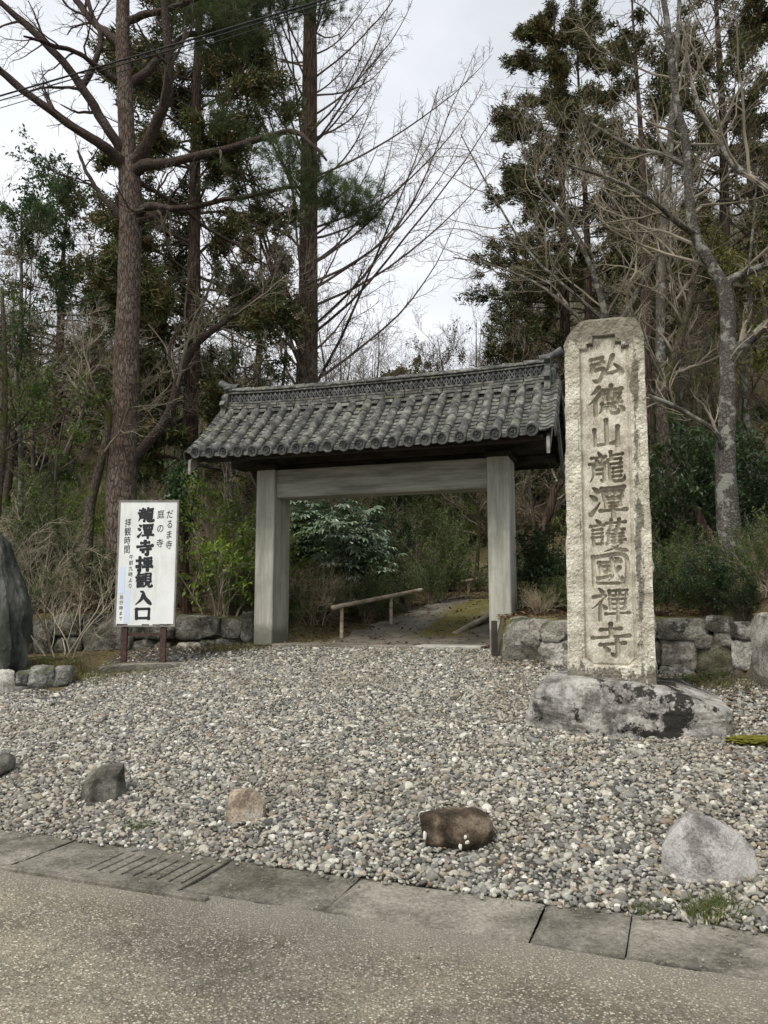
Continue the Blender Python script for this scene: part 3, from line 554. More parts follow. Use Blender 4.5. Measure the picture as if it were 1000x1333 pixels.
c = b.mix(b.ramp(b.noise(3.2, 6, .65, b.map(loc=(7, 2, 2), v=v)), [(.58, 0.), (.68, .55)]), c, (.10, .10, .035))
M['tile'] = b.done(c, .72, b.bump(b.noise(40, 5, .7, v), .5, .004), .35)
M['tile_dark'] = m_stone('tile_face', [(.04, .042, .042), (.075, .078, .078), (.14, .14, .135)], 9, .4, .004, perobj=.2, rough=.6)
for sx in (-1, 1):
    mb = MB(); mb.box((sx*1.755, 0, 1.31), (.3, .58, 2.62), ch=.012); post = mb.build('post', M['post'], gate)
    mb = MB(); mb.box((sx*1.755, 0, 2.66), (.36, .64, .07), ch=.01); mb.build('post_cap', M['dwood'], gate)
mb = MB(); mb.box((0, -.06, 2.405), (3.206, .34, .425), ch=.01); mb.build('crossbeam', M['beam'], gate)
for (x0, x1, z0, z1, y0, y1, nm) in [(-2.4, 2.4, 2.70, 2.86, -.2, .2, 'wall_plate')]:
    mb = MB(); mb.box(((x0+x1)/2, (y0+y1)/2, (z0+z1)/2), (x1-x0, y1-y0, z1-z0), ch=.01); mb.build(nm, M['dwood'], gate)
mb = MB(); mb.box((0, -.03, 2.657), (3.14, .22, .07)); mb.build('beam_packing', M['dwood'], gate)
for xx in (-1.755, 0, 1.755):
    mb = MB(); mb.box((xx, 0, 2.925), (.2, 1.3, .12), ch=.01); mb.build('cross_arm', M['dwood'], gate)
    mb = MB(); mb.box((xx, 0, 3.2), (.16, .2, .4), ch=.01); mb.build('king_post', M['dwood'], gate)
EY = 1.14; RX0, RX1 = -2.63, 2.6
def zr(y): u = (EY-abs(y))/1.02; return 2.70+.88*(.82*u+.18*u*u)
def lift(x): return .05*(abs(x)/2.6)**3
for sy in (-1, 1):
    mb = MB(); mb.box((0, sy*.86, zr(.86)-.17), (4.9, .13, .14), ch=.01); mb.build('purlin', M['dwood'], gate)
    ys_ = np.linspace(EY-.03, 0.02, 8); V = []; 
    for k, yy in enumerate(ys_):
        for dz in (-.03, -.055):
            V += [(RX0+.14, sy*yy, zr(yy)+dz), (RX1-.14, sy*yy, zr(yy)+dz)]
    Qd = []
    for k in range(7):
        a = k*4; c_ = a+4; Qd += [[a, a+1, c_+1, c_], [a+2, c_+2, c_+3, a+3], [a, c_, c_+2, a+2], [a+1, a+3, c_+3, c_+1]]
    Qd += [[0, 2, 3, 1], [28, 29, 31, 30]]
    mb = MB(); mb.add(V, Qd); mb.build('roof_boarding', M['dwood'], gate)
    for i in range(19):
        xx = -2.34+i*.26; sl = math.atan2(zr(.1)-zr(EY-.12), EY-.22); Ln = math.hypot(EY-.22, zr(.1)-zr(EY-.12)); mb = MB()
        mb.box((xx, sy*(.1+EY-.12)/2, (zr(.1)+zr(EY-.12))/2-.105), (.06, Ln, .075), rotm('X', -sy*sl)); mb.build('rafter', M['dwood'], gate)
    mb = MB(); mb.box((0, sy*(EY-.1), zr(EY-.1)-.085), (RX1-RX0-.3, .04, .09)); mb.build('fascia', M['dwood'], gate)
    for sx in (-1, 1):
        mb = MB(); V = []; 
        for yy in np.linspace(EY-.02, .0, 7):
            w_ = .15+.05*(yy/EY); x_ = (RX1-.075) if sx > 0 else (RX0+.075)
            for dx in (-.02, .02):
                V += [(x_+dx, sy*yy, zr(yy)-.06), (x_+dx, sy*yy, zr(yy)-.06-w_)]
        Qd = []
        for k in range(6):
            a = k*4; c_ = a+4; Qd += [[a, c_, c_+1, a+1], [a+2, a+3, c_+3, c_+2], [a, a+2, c_+2, c_], [a+1, c_+1, c_+3, a+3]]
        Qd += [[0, 1, 3, 2], [24, 26, 27, 25]]; mb.add(V, Qd); mb.build('bargeboard', M['wboard'], gate)
for sx in (-1, 1):
    mb = MB(); x_ = sx*2.2; V = [(x_-.02, -.95, 2.87), (x_-.02, .95, 2.87), (x_-.02, 0, 3.5), (x_+.02, -.95, 2.87), (x_+.02, .95, 2.87), (x_+.02, 0, 3.5)]
    mb.add(V, [[0, 1, 4, 3], [1, 2, 5, 4], [2, 0, 3, 5]], [[0, 2, 1], [3, 4, 5]]); mb.build('gable_board', M['dwood'], gate)
mb = MB(); mb.box((0, 0, 3.42), (4.9, .16, .18), ch=.01); mb.build('ridge_beam', M['dwood'], gate)
# --- tiles
def half_round(L_, r0, r1, arc=205, n=9, th=.016, lip=True):
    a = np.radians(np.linspace(90-arc/2, 90+arc/2, n)); st = [(0, r0*1.035), (.03, r0*1.035), (.032, r0), (L_, r1)] if lip else [(0, r0), (L_, r1)]
    V = []; 
    for y_, r_ in st: V += [(r_*math.cos(t), y_, r_*math.sin(t)) for t in a]
    m_ = len(st); Qd = [[k*n+i, (k+1)*n+i, (k+1)*n+i+1, k*n+i+1] for k in range(m_-1) for i in range(n-1)]
    base = len(V)
    for y_ in (0, L_): V += [((r0-th)*math.cos(t), y_, (r0-th)*math.sin(t)) for t in a]
    Qd += [[i, i+1, base+i+1, base+i] for i in range(n-1)]; Qd += [[base+i, base+i+1, base+n+i+1, base+n+i] for i in range(n-1)]
    return np.array(V), np.array(Qd)
def pan(wd, L_, sag=.032, th=.02, n=6):
    x = np.linspace(-wd/2, wd/2, n); z = sag*(2*x/wd)**2; V = []
    for y_, dz in ((0, 0), (L_, 0), (0, -th), (L_, -th)): V += [(a_, y_, c_+dz) for a_, c_ in zip(x, z)]
    Qd = []
    for i in range(n-1): Qd += [[i, i+1, n+i+1, n+i], [2*n+i, 3*n+i, 3*n+i+1, 2*n+i+1], [i, 2*n+i, 2*n+i+1, i+1], [n+i, n+i+1, 3*n+i+1, 3*n+i]]
    Qd += [[0, n, 3*n, 2*n], [n-1, 3*n-1, 4*n-1, 2*n-1]]
    return np.array(V), np.array(Qd)
def verge(L_, sx, th=.018):
    x = np.array([0, .05, .1, .15, .19, .22, .238, .243]); z = np.array([.03, .006, .004, .02, .045, .04, .0, -.085]); V = []; n = len(x)
    for y_, dz in ((0, 0), (L_, 0), (0, -th), (L_, -th)): V += [(sx*(a_-(.012 if dz and i > 5 else 0)), y_, c_+dz) for i, (a_, c_) in enumerate(zip(x, z))]
    Qd = []
    for i in range(n-1): Qd += [[i, i+1, n+i+1, n+i], [2*n+i, 3*n+i, 3*n+i+1, 2*n+i+1], [i, 2*n+i, 2*n+i+1, i+1], [n+i, n+i+1, 3*n+i+1, 3*n+i]]
    Qd += [[0, n, 3*n, 2*n], [n-1, 3*n-1, 4*n-1, 2*n-1]]
    return np.array(V), np.array(Qd)
NR = 22; RXs = np.linspace(-2.42, 2.33, NR); SPC = RXs[1]-RXs[0]
rg = np.random.default_rng(77)
V, Qd = half_round(.315, .069, .063); roll_me = mesh('roll_tile', V, Qd, smooth=True); roll_me.materials.append(M['tile'])
V, Qd = pan(SPC*.97, .17); pan_me = mesh('pan_tile', V, Qd); pan_me.materials.append(M['tile'])
# eave disc with rim, comma bosses
def disc():
    n = 20; m_ = MB(); a = np.arange(n)*2*PI/n; prof = [(.0, .012), (.045, .012), (.05, .0), (.058, .0), (.062, -.012), (.08, -.012), (.083, -.004), (.083, .05)]
    V = [(0, prof[0][1], 0)]; 
    for r_, y_ in prof[1:]: V += [(r_*math.cos(t), y_, r_*math.sin(t)) for t in a]
    T = [[0, 1+(i+1) % n, 1+i] for i in range(n)]; Qd = [[1+k*n+i, 1+k*n+(i+1) % n, 1+(k+1)*n+(i+1) % n, 1+(k+1)*n+i] for k in range(len(prof)-2) for i in range(n)]
    m_.add(V, Qd, T); return m_
def commas():
    m_ = MB()
    for k in range(3):
        for j in range(6):
            t = k*2.094+j*.28; r_ = .026+.002*j; s_ = .011*(1-j*.13); m_.box((r_*math.cos(t), .004, r_*math.sin(t)), (s_*1.4, .014, s_*1.4), rotm('Y', -t))
    return m_
for i in range(12): pass
dm = None
def face(y): e = .02; return math.atan2(zr(abs(y)-e)-zr(abs(y)+e), 2*e)
segs = 4; ylist = np.linspace(EY+.015, .12, segs+1)
back = MB()
for i, x in enumerate(RXs):
    for k in range(segs):
        y0, y1 = ylist[k], ylist[k+1]; z0, z1 = zr(y0), zr(y1); a = math.atan2(z1-z0, y0-y1); L_ = math.hypot(z1-z0, y0-y1)
        o = part('roll_tile', roll_me, None, gate); o.location = (x+rg.normal(0, .004), -y0, z0+.018+lift(x)+rg.normal(0, .0025)); o.rotation_euler = (a+rg.normal(0, .008), 0, rg.normal(0, .012)); o.scale = (1, (L_+.02)/.315, 1)
        Vb, Qb = half_round(L_+.02, .069, .063, n=7, lip=False); back.add((Vb*[-1, -1, 1]) @ rotm('X', -a).T + np.array([x, y0, z0+.018+lift(x)]), Qb)
    a = face(EY)
    if dm is None:
        dm = disc(); o = dm.build('eave_disc', M['tile_dark'], gate); cm = commas().build('disc_emblem', M['tile_dark'], o); disc_me, com_me = o.data, cm.data
    else:
        o = part('eave_disc', disc_me, None, gate); cm = part('disc_emblem', com_me, None, o)
    o.location = (x+rg.normal(0, .003), -EY-.055, zr(EY)+lift(x)+.012); o.rotation_euler = (a*.35, rg.uniform(0, .5), 0)
NC = 13; yc = np.linspace(EY+.02, .13, NC+1)
for i in range(NR-1):
    x = (RXs[i]+RXs[i+1])/2
    for k in range(NC):
        y0, y1 = yc[k], yc[k+1]; z0, z1 = zr(y0), zr(y1); a = math.atan2(z1-z0, y0-y1)
        o = part('pan_tile', pan_me, None, gate); o.location = (x+rg.normal(0, .004), -y0+rg.normal(0, .004), z0+.012+lift(x)+rg.normal(0, .002)); o.rotation_euler = (a-.13, rg.normal(0, .02), rg.normal(0, .012))
        Vb, Qb = pan(SPC*.97, .15, n=4); back.add((Vb*[-1, -1, 1]) @ rotm('X', -(a-.13)).T+np.array([x, y0, z0+.012+lift(x)]), Qb)
    mb = MB(); n = 6; xx = np.linspace(-.1, .1, n); zt = .03*(xx/.1)**2; Vl = [(a_, 0, c_) for a_, c_ in zip(xx, zt)]+[(a_, 0, c_-.052) for a_, c_ in zip(xx, zt)]+[(a_, .018, c_) for a_, c_ in zip(xx, zt)]+[(a_, .018, c_-.052) for a_, c_ in zip(xx, zt)]
    Ql = sum([[[j, n+j, n+j+1, j+1], [2*n+j, 2*n+j+1, 3*n+j+1, 3*n+j], [j, j+1, 2*n+j+1, 2*n+j], [n+j, 3*n+j, 3*n+j+1, n+j+1]] for j in range(n-1)], [])
    mb.add(Vl, Ql); o = mb.build('eave_lip', M['tile'], gate); o.location = (x, -EY-.04, zr(EY)+lift(x)+.008)
for sx in (-1, 1):
    V, Qd = verge(.17, sx); vme = mesh('verge_tile', V, Qd[:, ::-1] if sx < 0 else Qd); vme.materials.append(M['tile'])
    for k in range(NC):
        y0, y1 = yc[k], yc[k+1]; z0, z1 = zr(y0), zr(y1); a = math.atan2(z1-z0, y0-y1); x = RXs[-1]+.05 if sx > 0 else RXs[0]+.02
        o = part('verge_tile', vme, None, gate); o.location = (x, -y0, z0+.02+lift(x)+rg.normal(0, .003)); o.rotation_euler = (a-.12, rg.normal(0, .02), rg.normal(0, .01))
        Vb, Qb = verge(.15, sx); back.add((Vb*[1, -1, 1]) @ rotm('X', -(a-.12)).T+np.array([x, y0, z0+.02+lift(x)]), Qb)
back.build('back_slope_tiles', M['tile'], gate, stuff=True)
# ridge
def rl(x): return .02+.05*(abs(x)/2.6)**2.5
rx0, rx1 = -2.5, 2.42; zb = 3.56
lay = [(0, .044, .215), (.046, .044, .19), (.092, .04, .165), (.262, .036, .15), (.300, .034, .165)]
for (dz, h_, hw) in lay:
    ns = 17; ed = np.linspace(rx0, rx1, ns+1)+rg.uniform(-.02, .02, ns+1); ed[0] = rx0; ed[-1] = rx1
    for k in range(ns):
        x = (ed[k]+ed[k+1])/2; o_ = MB(); o_.box((0, 0, 0), (ed[k+1]-ed[k]-.006, hw*2, h_-.006), ch=.006); o = o_.build('ridge_tile', M['tile'], gate)
        sl = math.atan((rl(ed[k+1])-rl(ed[k]))/(ed[k+1]-ed[k])); o.location = (x, rg.normal(0, .003), zb+dz+h_/2+rl(x)+rg.normal(0, .002)); o.rotation_euler = (0, -sl, 0)
core = MB(); n = 20; xs_ = np.linspace(rx0, rx1, n)
for k in range(n-1):
    x = (xs_[k]+xs_[k+1])/2; core.box((x, 0, zb+.16+rl(x)), (xs_[k+1]-xs_[k]+.002, .2, .3))
core.build('ridge_core', M['tile_dark'], gate)
lat = MB(); nx_ = 64; dx = (rx1-rx0-.1)/nx_
for k in range(nx_):
    x = rx0+.05+dx*(k+.5); zc = zb+.197+rl(x)
    for sy in (-1, 1):
        for sg in (-1, 1): lat.box((x, sy*(.125+.006*sg), zc), (math.hypot(dx, .115), .014, .016), rotm('Y', sg*math.atan2(.115, dx)))
        lat.box((x-dx/2, sy*.122, zc), (.014, .03, .118))
lat.build('ridge_lattice', M['tile_dark'], gate)
V, Qd = half_round(.33, .082, .078, 190); V = V[:, [1, 0, 2]]; cap_me = mesh('ridge_cap', V, Qd[:, ::-1], smooth=True); cap_me.materials.append(M['tile'])
for k in range(16):
    x = rx0+k*(rx1-rx0)/16; o = part('ridge_cap', cap_me, None, gate); o.location = (x, 0, zb+.322+rl(x+.15)); o.rotation_euler = (rg.normal(0, .02), rg.normal(0, .01), 0)
for i in range(NR-1):     # little half-round packers between rolls under the ridge
    x = (RXs[i]+RXs[i+1])/2; Vb, Qb = half_round(SPC*.5, .05, .05, 200, 7, .01, False); m_ = MB(); m_.add(Vb[:, [1, 0, 2]]-[SPC*.25, 0, 0], Qb[:, ::-1]); o = m_.build('ridge_packer', M['tile'], gate, True); o.location = (x, -.19, zb-.03+lift(x))
def outline_plate(pts, th):
    pts = np.array(pts); n = len(pts); c_ = pts.mean(0); V = [(-th/2, y, z) for y, z in pts]+[(th/2, y, z) for y, z in pts]+[(-th/2-.02, *c_), (th/2+.02, *c_)]
    T = sum([[[i, 2*n, (i+1) % n], [n+i, n+(i+1) % n, 2*n+1]] for i in range(n)], []); Qd = [[i, (i+1) % n, n+(i+1) % n, n+i] for i in range(n)]; return V, Qd, T
for sx in (-1, 1):
    x_ = rx1+.03 if sx > 0 else rx0-.03; pl = [(-.28, -.12), (-.25, .02), (-.31, .06), (-.27, .13), (-.2, .12), (-.2, .2), (-.15, .28), (-.2, .34), (-.12, .4), (-.06, .38), (0, .46)]; pl = pl+[(-y, z) for y, z in pl[-2::-1]]
    m_ = MB(); V, Qd, T = outline_plate(pl, .08); m_.add(V, Qd, T); o = m_.build('ridge_end_ornament', M['tile'], gate); o.location = (x_, 0, zb+rl(x_))
    m_ = MB(); m_.box((x_+sx*.06, 0, zb+.1+rl(x_)), (.1, .3, .26), ch=.03); m_.box((x_+sx*.09, 0, zb+.25+rl(x_)), (.1, .2, .1), ch=.03); m_.build('ornament_boss', M['tile_dark'], gate)
    pts, rad = spline([(x_-sx*.12, 0, zb+.40), (x_+sx*.05, 0, zb+.43), (x_+sx*.2, 0, zb+.5)], [.055, .055, .062], 8); pts[:, 2] += rl(x_); V, Qd = tubes(pts[None], rad[None], 12); e = len(V)-12; m_ = MB(); m_.add(np.vstack([V, pts[-1:]]), Qd, [[e+i, e+(i+1) % 12, len(V)] for i in range(12)]); m_.build('finial_tile', M['tile_dark'], gate, True)

# threshold slabs in the gateway and the path behind
mb = MB(); mb.box((-.25, -.05, .0), (2.65, .62, .06), ch=.01); o = mb.build('threshold_slab', M['concrete'], gate)
b = NB('pale_concrete'); M['pale_concrete'] = b.done(b.ramp(b.noise(5, 6, .7), [(.3, (.3, .29, .26)), (.7, (.45, .44, .40))]), .9, b.bump(b.noise(40, 5), .3, .004), .2)
mb = MB(); mb.box((1.055, -.17, .005), (.9, .42, .07), ch=.01); mb.build('threshold_slab', M['pale_concrete'], gate, label='pale concrete end of the threshold')
lx, ly = np.meshgrid(np.linspace(-1.02, 1.5, 22), np.linspace(.265, 5.2, 36)); lxl = -1.0+ .2*(ly-.3)**1.0*.9; lx = lxl+(lx+1.02)/2.52*(1.55-lxl)
lx = lx+np.where((lx-lxl) < .05, .08*np.sin(ly*9)+.05*np.sin(ly*23), 0)
wx, wy = gw(lx, ly); wz = H(wx, wy)+.03; idx = np.arange(lx.size).reshape(lx.shape)
b = NB('mossy_path'); c = b.ramp(b.noise(2.5, 7, .7), [(.3, (.11, .1, .08)), (.7, (.22, .2, .16))])
gp = b.n('ShaderNodeVectorMath', operation='SUBTRACT'); gp.inputs[1].default_value = (GC[0], GC[1], 0); b.l(b.c, gp.inputs[0]); ro = b.map(rot=(0, 0, -TH), v=gp.outputs[0]); px_ = b.math('ADD', b.xyz(0, ro), b.math('MULTIPLY', b.math('SUBTRACT', b.noise(2, 6, .7), .5), .8))
mm = b.ramp(b.math('ABSOLUTE', b.math('SUBTRACT', px_, .62)), [(.28, 1.), (.5, 0.)]); mm = b.math('MULTIPLY', mm, b.ramp(b.noise(8, 6, .7), [(.3, .3), (.55, 1.)])); mm = b.math('MULTIPLY', mm, b.ramp(b.math('MULTIPLY', b.xyz(1, ro), .2), [(.12, 0.), (.2, 1.)]))
c = b.mix(mm, c, b.ramp(b.noise(25, 6, .8), [(.3, (.06, .06, .015)), (.7, (.19, .165, .05))])); M['path'] = b.done(c, .95, b.bump(b.noise(30, 6, .7), .5, .01), .1)
tag(part('path', mesh('path', np.stack([wx, wy, wz], -1).reshape(-1, 3), np.stack([idx[:-1, :-1], idx[:-1, 1:], idx[1:, 1:], idx[1:, :-1]], -1).reshape(-1, 4), smooth=True), M['path']), kind='structure')
# ================================================================== LETTERING (brush strokes)
CH = {
'弘': 'h 12,18 44,12 40,32|h 14,36 46,28|v 18,38 14,54|b 14,56 46,50 40,78 28,90 16,84|p 72,8 62,40 50,64|h 50,66 70,64 92,56|n 76,36 90,52 97,70',
'德': 'p 32,4 22,16 10,26|p 36,24 22,42 4,58|v 22,44 22,94|h 42,14 94,11|v 66,0 65,24|v 45,26 49,46|h 45,26 91,24 87,44|v 60,27 61,42|v 76,26 75,42|h 49,45 87,43|h 40,57 92,54|p 44,66 40,76 32,88|b 54,66 57,82 66,88 82,87 86,74|n 64,60 68,66 74,74|n 86,62 92,70 98,80',
'山': 'v 50,4 51,76|h 12,34 15,84 84,76|v 86,26 85,88',
'龍': 'n 26,0 30,6 33,12|h 8,18 46,14|n 18,20 22,26 24,31|p 40,17 38,25 33,32|h 2,37 50,32|p 13,42 14,68 4,94|b 13,43 41,40 41,78 39,92 31,86|h 16,56 39,54|h 16,70 39,68|v 60,0 61,22|h 62,11 92,7|h 54,25 88,21 86,38|h 56,39 88,36|b 56,40 57,76 64,91 84,92 95,88 97,74|h 66,52 88,49|h 66,65 88,62|h 66,78 86,76',
'潭': 'n 10,6 17,12 24,20|n 2,30 10,36 18,45|r 4,90 16,74 28,54|h 34,9 94,5|v 54,10 54,26|v 72,9 71,25|v 38,20 41,38|h 38,20 90,17 87,36|h 41,37 87,35|v 44,45 46,66|h 44,45 84,42 82,64|h 46,55 82,53|h 46,66 82,64|h 30,79 99,75|v 64,67 64,99',
'護': 'n 17,0 22,6 27,12|h 2,21 38,17|h 8,33 32,30|h 8,45 32,42|v 7,56 11,80|h 7,57 34,53 31,76|h 11,77 32,75|h 44,12 95,8|v 58,2 59,21|v 79,0 77,20|p 58,20 52,34 42,46|v 51,36 51,68|n 70,19 74,24 77,30|h 51,35 91,31|h 53,46 88,43|h 53,56 88,53|h 51,67 93,63|v 71,31 71,65|p 46,75 82,72 66,88 38,99|n 50,78 72,91 99,97',
'國': 'v 7,10 9,97|b 7,11 92,6 92,94 82,90|h 9,91 91,90|h 22,28 80,24|v 26,40 29,58|h 26,41 47,38 45,56|h 29,57 46,55|h 20,76 50,69|b 56,14 60,44 72,72 82,80 84,68|p 76,42 66,62 48,82|n 66,12 72,16 78,22',
'禪': 'n 20,0 26,6 31,13|p 6,27 37,22 24,42 2,62|v 23,45 23,98|n 28,50 34,55 39,62|v 48,8 50,24|h 48,8 67,6 65,22|h 50,23 66,21|v 75,6 77,22|h 75,6 95,4 92,20|h 77,21 93,19|v 49,33 52,64|h 49,34 91,31 88,62|h 51,48 89,46|h 52,63 88,61|h 38,78 99,73|v 70,33 70,99',
'寺': 'h 24,20 76,15|v 50,2 50,38|h 2,45 98,36|h 22,65 86,58|b 66,46 67,92 60,98 50,88|n 30,70 37,76 43,84',
'拝': 'h 2,30 38,25|b 22,2 23,92 18,96 8,88|r 2,70 18,64 38,54|h 48,15 92,11|h 46,34 94,31|h 48,51 92,49|h 40,71 99,68|v 69,12 69,99',
'観': 'p 20,0 15,10 6,22|h 14,14 46,11|h 2,31 50,27|p 22,28 14,42 2,58|v 14,40 15,97|v 33,28 33,92|h 15,46 48,43|h 15,61 47,58|h 15,76 47,73|h 15,93 51,89|v 59,5 60,62|h 59,6 91,4 90,62|h 61,23 89,22|h 61,41 89,40|h 60,60 89,59|p 68,61 62,82 46,98|b 80,61 80,84 85,92 94,91 99,88 98,74',
'入': 'p 50,32 38,62 6,95|n 32,8 48,14 62,52 98,94',
'口': 'v 12,14 15,92|h 12,15 89,12 86,92|h 15,84 87,82'}
def brush(ch, w):           # -> list of (pts (n,2) in 0..1, y down, half widths)
    out = []
    for s in CH[ch].split('|'):
        t, *pp = s.split(); p_ = np.array([[float(a) for a in q.split(',')] for q in pp]); k = len(p_)
        if k == 2 or t in 'h': pts = np.vstack([p_[i]+(p_[i+1]-p_[i])*np.linspace(0, 1, 14)[:, None] for i in range(k-1)])
        else: pts, _ = spline(np.column_stack([p_, np.zeros(k)]), np.ones(k), 26); pts = pts[:, :2]
        n = len(pts); u = np.linspace(0, 1, n)
        if t == 'h': wd = .82+.34*np.exp(-((u-.0)/.06)**2)+.45*np.exp(-((u-.97)/.07)**2)
        elif t == 'v': wd = .98+.3*np.exp(-(u/.07)**2)+.12*u
        elif t == 'p': wd = 1.25-1.0*u**1.6
        elif t == 'r': wd = .35+1.0*(1-u)
        elif t == 'n': wd = .45+1.05*u**.8-.75*np.clip(u-.88, 0, 1)/.12*.9
        else: wd = 1.05-.75*np.clip(u-.85, 0, 1)/.15
        if k > 2 and t == 'h':
            for j in range(1, k-1): wd = wd+.3*np.exp(-((u-j/(k-1))/.03)**2)
        out.append((pts/100, wd*w))
    return out
# ================================================================== ENGRAVED PILLAR
b = NB('pillar_granite'); v = b.c
c = b.ramp(b.noise(5, 8, .65), [(.3, (.33, .3, .235)), (.5, (.47, .44, .36)), (.7, (.6, .57, .48))])
c = b.mix(.65, c, b.ramp(b.noise(75, 4, .8), [(.3, .25), (.7, .75)]), 'OVERLAY')
xx = b.xyz(0); zz = b.xyz(2)
streak = b.noise(9, 8, .75, b.map(sc=(1, 1, .25), loc=(1, 4, 2)))
mr = b.ramp(b.math('ABSOLUTE', b.math('SUBTRACT', xx, .262)), [(.0, .9), (.03, .6), (.075, 0.)])
ml = b.ramp(b.math('ABSOLUTE', b.math('ADD', xx, .24)), [(.0, .5), (.03, 0.)])
mt = b.ramp(b.math('MULTIPLY', zz, .25), [(.735, 0.), (.80, 1.)]); mbm = b.ramp(zz, [(.0, 1.), (.1, .9), (.3, 0.)])
mk = b.math('MAXIMUM', b.math('MAXIMUM', mr, ml), b.math('MAXIMUM', mt, mbm))
f = b.ramp(b.math('ADD', streak, b.math('MULTIPLY', b.math('SUBTRACT', mk, .5), .36)), [(.54, 0.), (.6, .85)])
c = b.mix(f, c, b.ramp(b.noise(14, 6, .7), [(.35, (.06, .055, .04)), (.65, (.17, .155, .12))]))
c = b.mix(b.math('MULTIPLY', mt, .35), c, (.24, .225, .17))
c = b.mix(b.ramp(b.noise(11, 7, .7, b.map(loc=(6, 6, 6))), [(.6, 0.), (.66, .4)]), c, (.66, .65, .6))
M['granite'] = b.done(c, .93, b.bump(b.noise(60, 5, .75), .5, .006), .15)
RES = .005; PH = 3.36; PW0, PW1 = .375, .352; DP = .46
ncol = int(.74/RES); nrow = int(PH/RES); un = np.linspace(-1, 1, ncol); zn = np.linspace(0, PH, nrow)
U, Z = np.meshgrid(un, zn)
hwid = PW0+(PW1-PW0)*(Z/PH); topc = np.clip((Z-(PH-.2))/.2, 0, 1); hwid = hwid-np.where(U < 0, .13, .075)*topc**1.6+.008*fbm(np.stack([Z*0+np.sign(U)*3, Z*0, Z], -1), 3.5)
X = U*hwid; Pq = np.stack([X, X*0, Z], -1)
ax = np.abs(X+.01*0); ztop = np.where(ax < .1, 3.215, np.where(ax < .155, 3.215-.05-.03*np.sqrt(np.clip(1-((ax-.155)/.055)**2, 0, 1))*0-.02, 3.10)); 
PWD = .222
inside = np.minimum(np.minimum(PWD-ax, ztop-Z), np.minimum(Z-.17, (Z-.17)+(PWD-ax)-.07))
bw = inside+.004*fbm(Pq, 12, 3); rec = sm(-.004, .012, bw)
dep = rec*.026+.012*np.exp(-((bw-.012)/.012)**2)
rough_b = .5*fbm(Pq, 16, 1, 5)+.5*fbm(Pq, 45, 2, 3); dep = dep+rough_b*np.where(bw > 0, .0035, .02)
chs = '弘德山龍潭護國禪寺'; pit = (3.03-.22)/9; cw = .325
mask = np.zeros(X.shape); zpx = Z[:, 0]
for i, ch in enumerate(chs):
    zt = 3.045-i*pit; hh = pit*.94; wch = cw*(.86 if ch == '山' else 1)
    for pts, wd in brush(ch, .047 if ch not in '護禪龍' else .038):
        # densify
        d_ = np.linspace(0, len(pts)-1, len(pts)*4); pi_ = np.column_stack([np.interp(d_, np.arange(len(pts)), pts[:, 0]), np.interp(d_, np.arange(len(pts)), pts[:, 1])]); wi = np.interp(d_, np.arange(len(pts)), wd)
        cx_ = (pi_[:, 0]-.5)*wch+.004; cz_ = zt-pi_[:, 1]*hh; r_ = wi*.40
        lo = int(np.searchsorted(zpx, cz_.min()-.05)); hi = int(np.searchsorted(zpx, cz_.max()+.05)); Xs = X[lo:hi]; Zs = Z[lo:hi]
        best = np.full(Xs.shape, -1.)
        for a_, c_, q_ in zip(cx_, cz_, r_): best = np.maximum(best, q_-np.hypot(Xs-a_, Zs-c_))
        mask[lo:hi] = np.maximum(mask[lo:hi], best)
carve = np.clip(mask+.001, 0, 1); dep = dep+sm(-.001, .006, carve)*.045+np.clip(carve, 0, .015)*1.0
Yf = -DP/2+dep+.02*(Z/PH)
# wrap: front columns, right side, back, left side
nside = 14
def sidecol(sx, k):
    f_ = (k+1)/(nside+1); xs_ = sx*np.abs(X[:, 0 if sx < 0 else -1]); y_ = Yf[:, 0 if sx < 0 else -1]+f_*(DP-.04); p_ = np.stack([xs_, y_, zn], -1)
    return np.stack([xs_+sx*(.02*fbm(p_, 9, 5)+.004), y_, zn], -1)
cols = [np.stack([X[:, j], Yf[:, j], Z[:, j]], -1) for j in range(ncol)]
cols += [sidecol(1, k) for k in range(nside)]
for k in range(12):
    f_ = k/11; xb = X[:, -1]*(1-f_)+X[:, 0]*f_; p_ = np.stack([xb, xb*0+DP/2, zn], -1); cols.append(np.stack([xb, DP/2-.02*(zn/PH)+.03*fbm(p_, 7, 6), zn], -1))
cols += [sidecol(-1, k) for k in range(nside-1, -1, -1)]
G = np.stack(cols, 1); nc = G.shape[1]; idx = np.arange(nrow*nc).reshape(nrow, nc); j = np.roll(idx, -1, axis=1)
Qd = np.stack([idx[:-1], j[:-1], j[1:], idx[1:]], -1).reshape(-1, 4)
V = G.reshape(-1, 3); capz = []; last = idx[-1]; V2 = V[last].copy(); cen = V2.mean(0)+[0, 0, .035]; mid = V2*.72+cen*.28; mid[:, 2] = PH+.022+.02*fbm(mid, 9); off = len(V)
V = np.vstack([V, mid, cen]); mi = np.arange(nc)+off; Qd = np.vstack([Qd, np.stack([last, np.roll(last, -1), np.roll(mi, -1), mi], -1)])
T = np.stack([mi, np.roll(mi, -1), np.full(nc, off+nc)], -1)
pil = part('engraved_pillar', mesh('engraved_pillar', V, Qd, T, False), M['granite'])
pil.location = (2.075, 7.13, .80); pil.rotation_euler = (0, .012, TH)
tag(pil, 'tall pale granite pillar engraved with a column of temple characters', 'stone pillar')
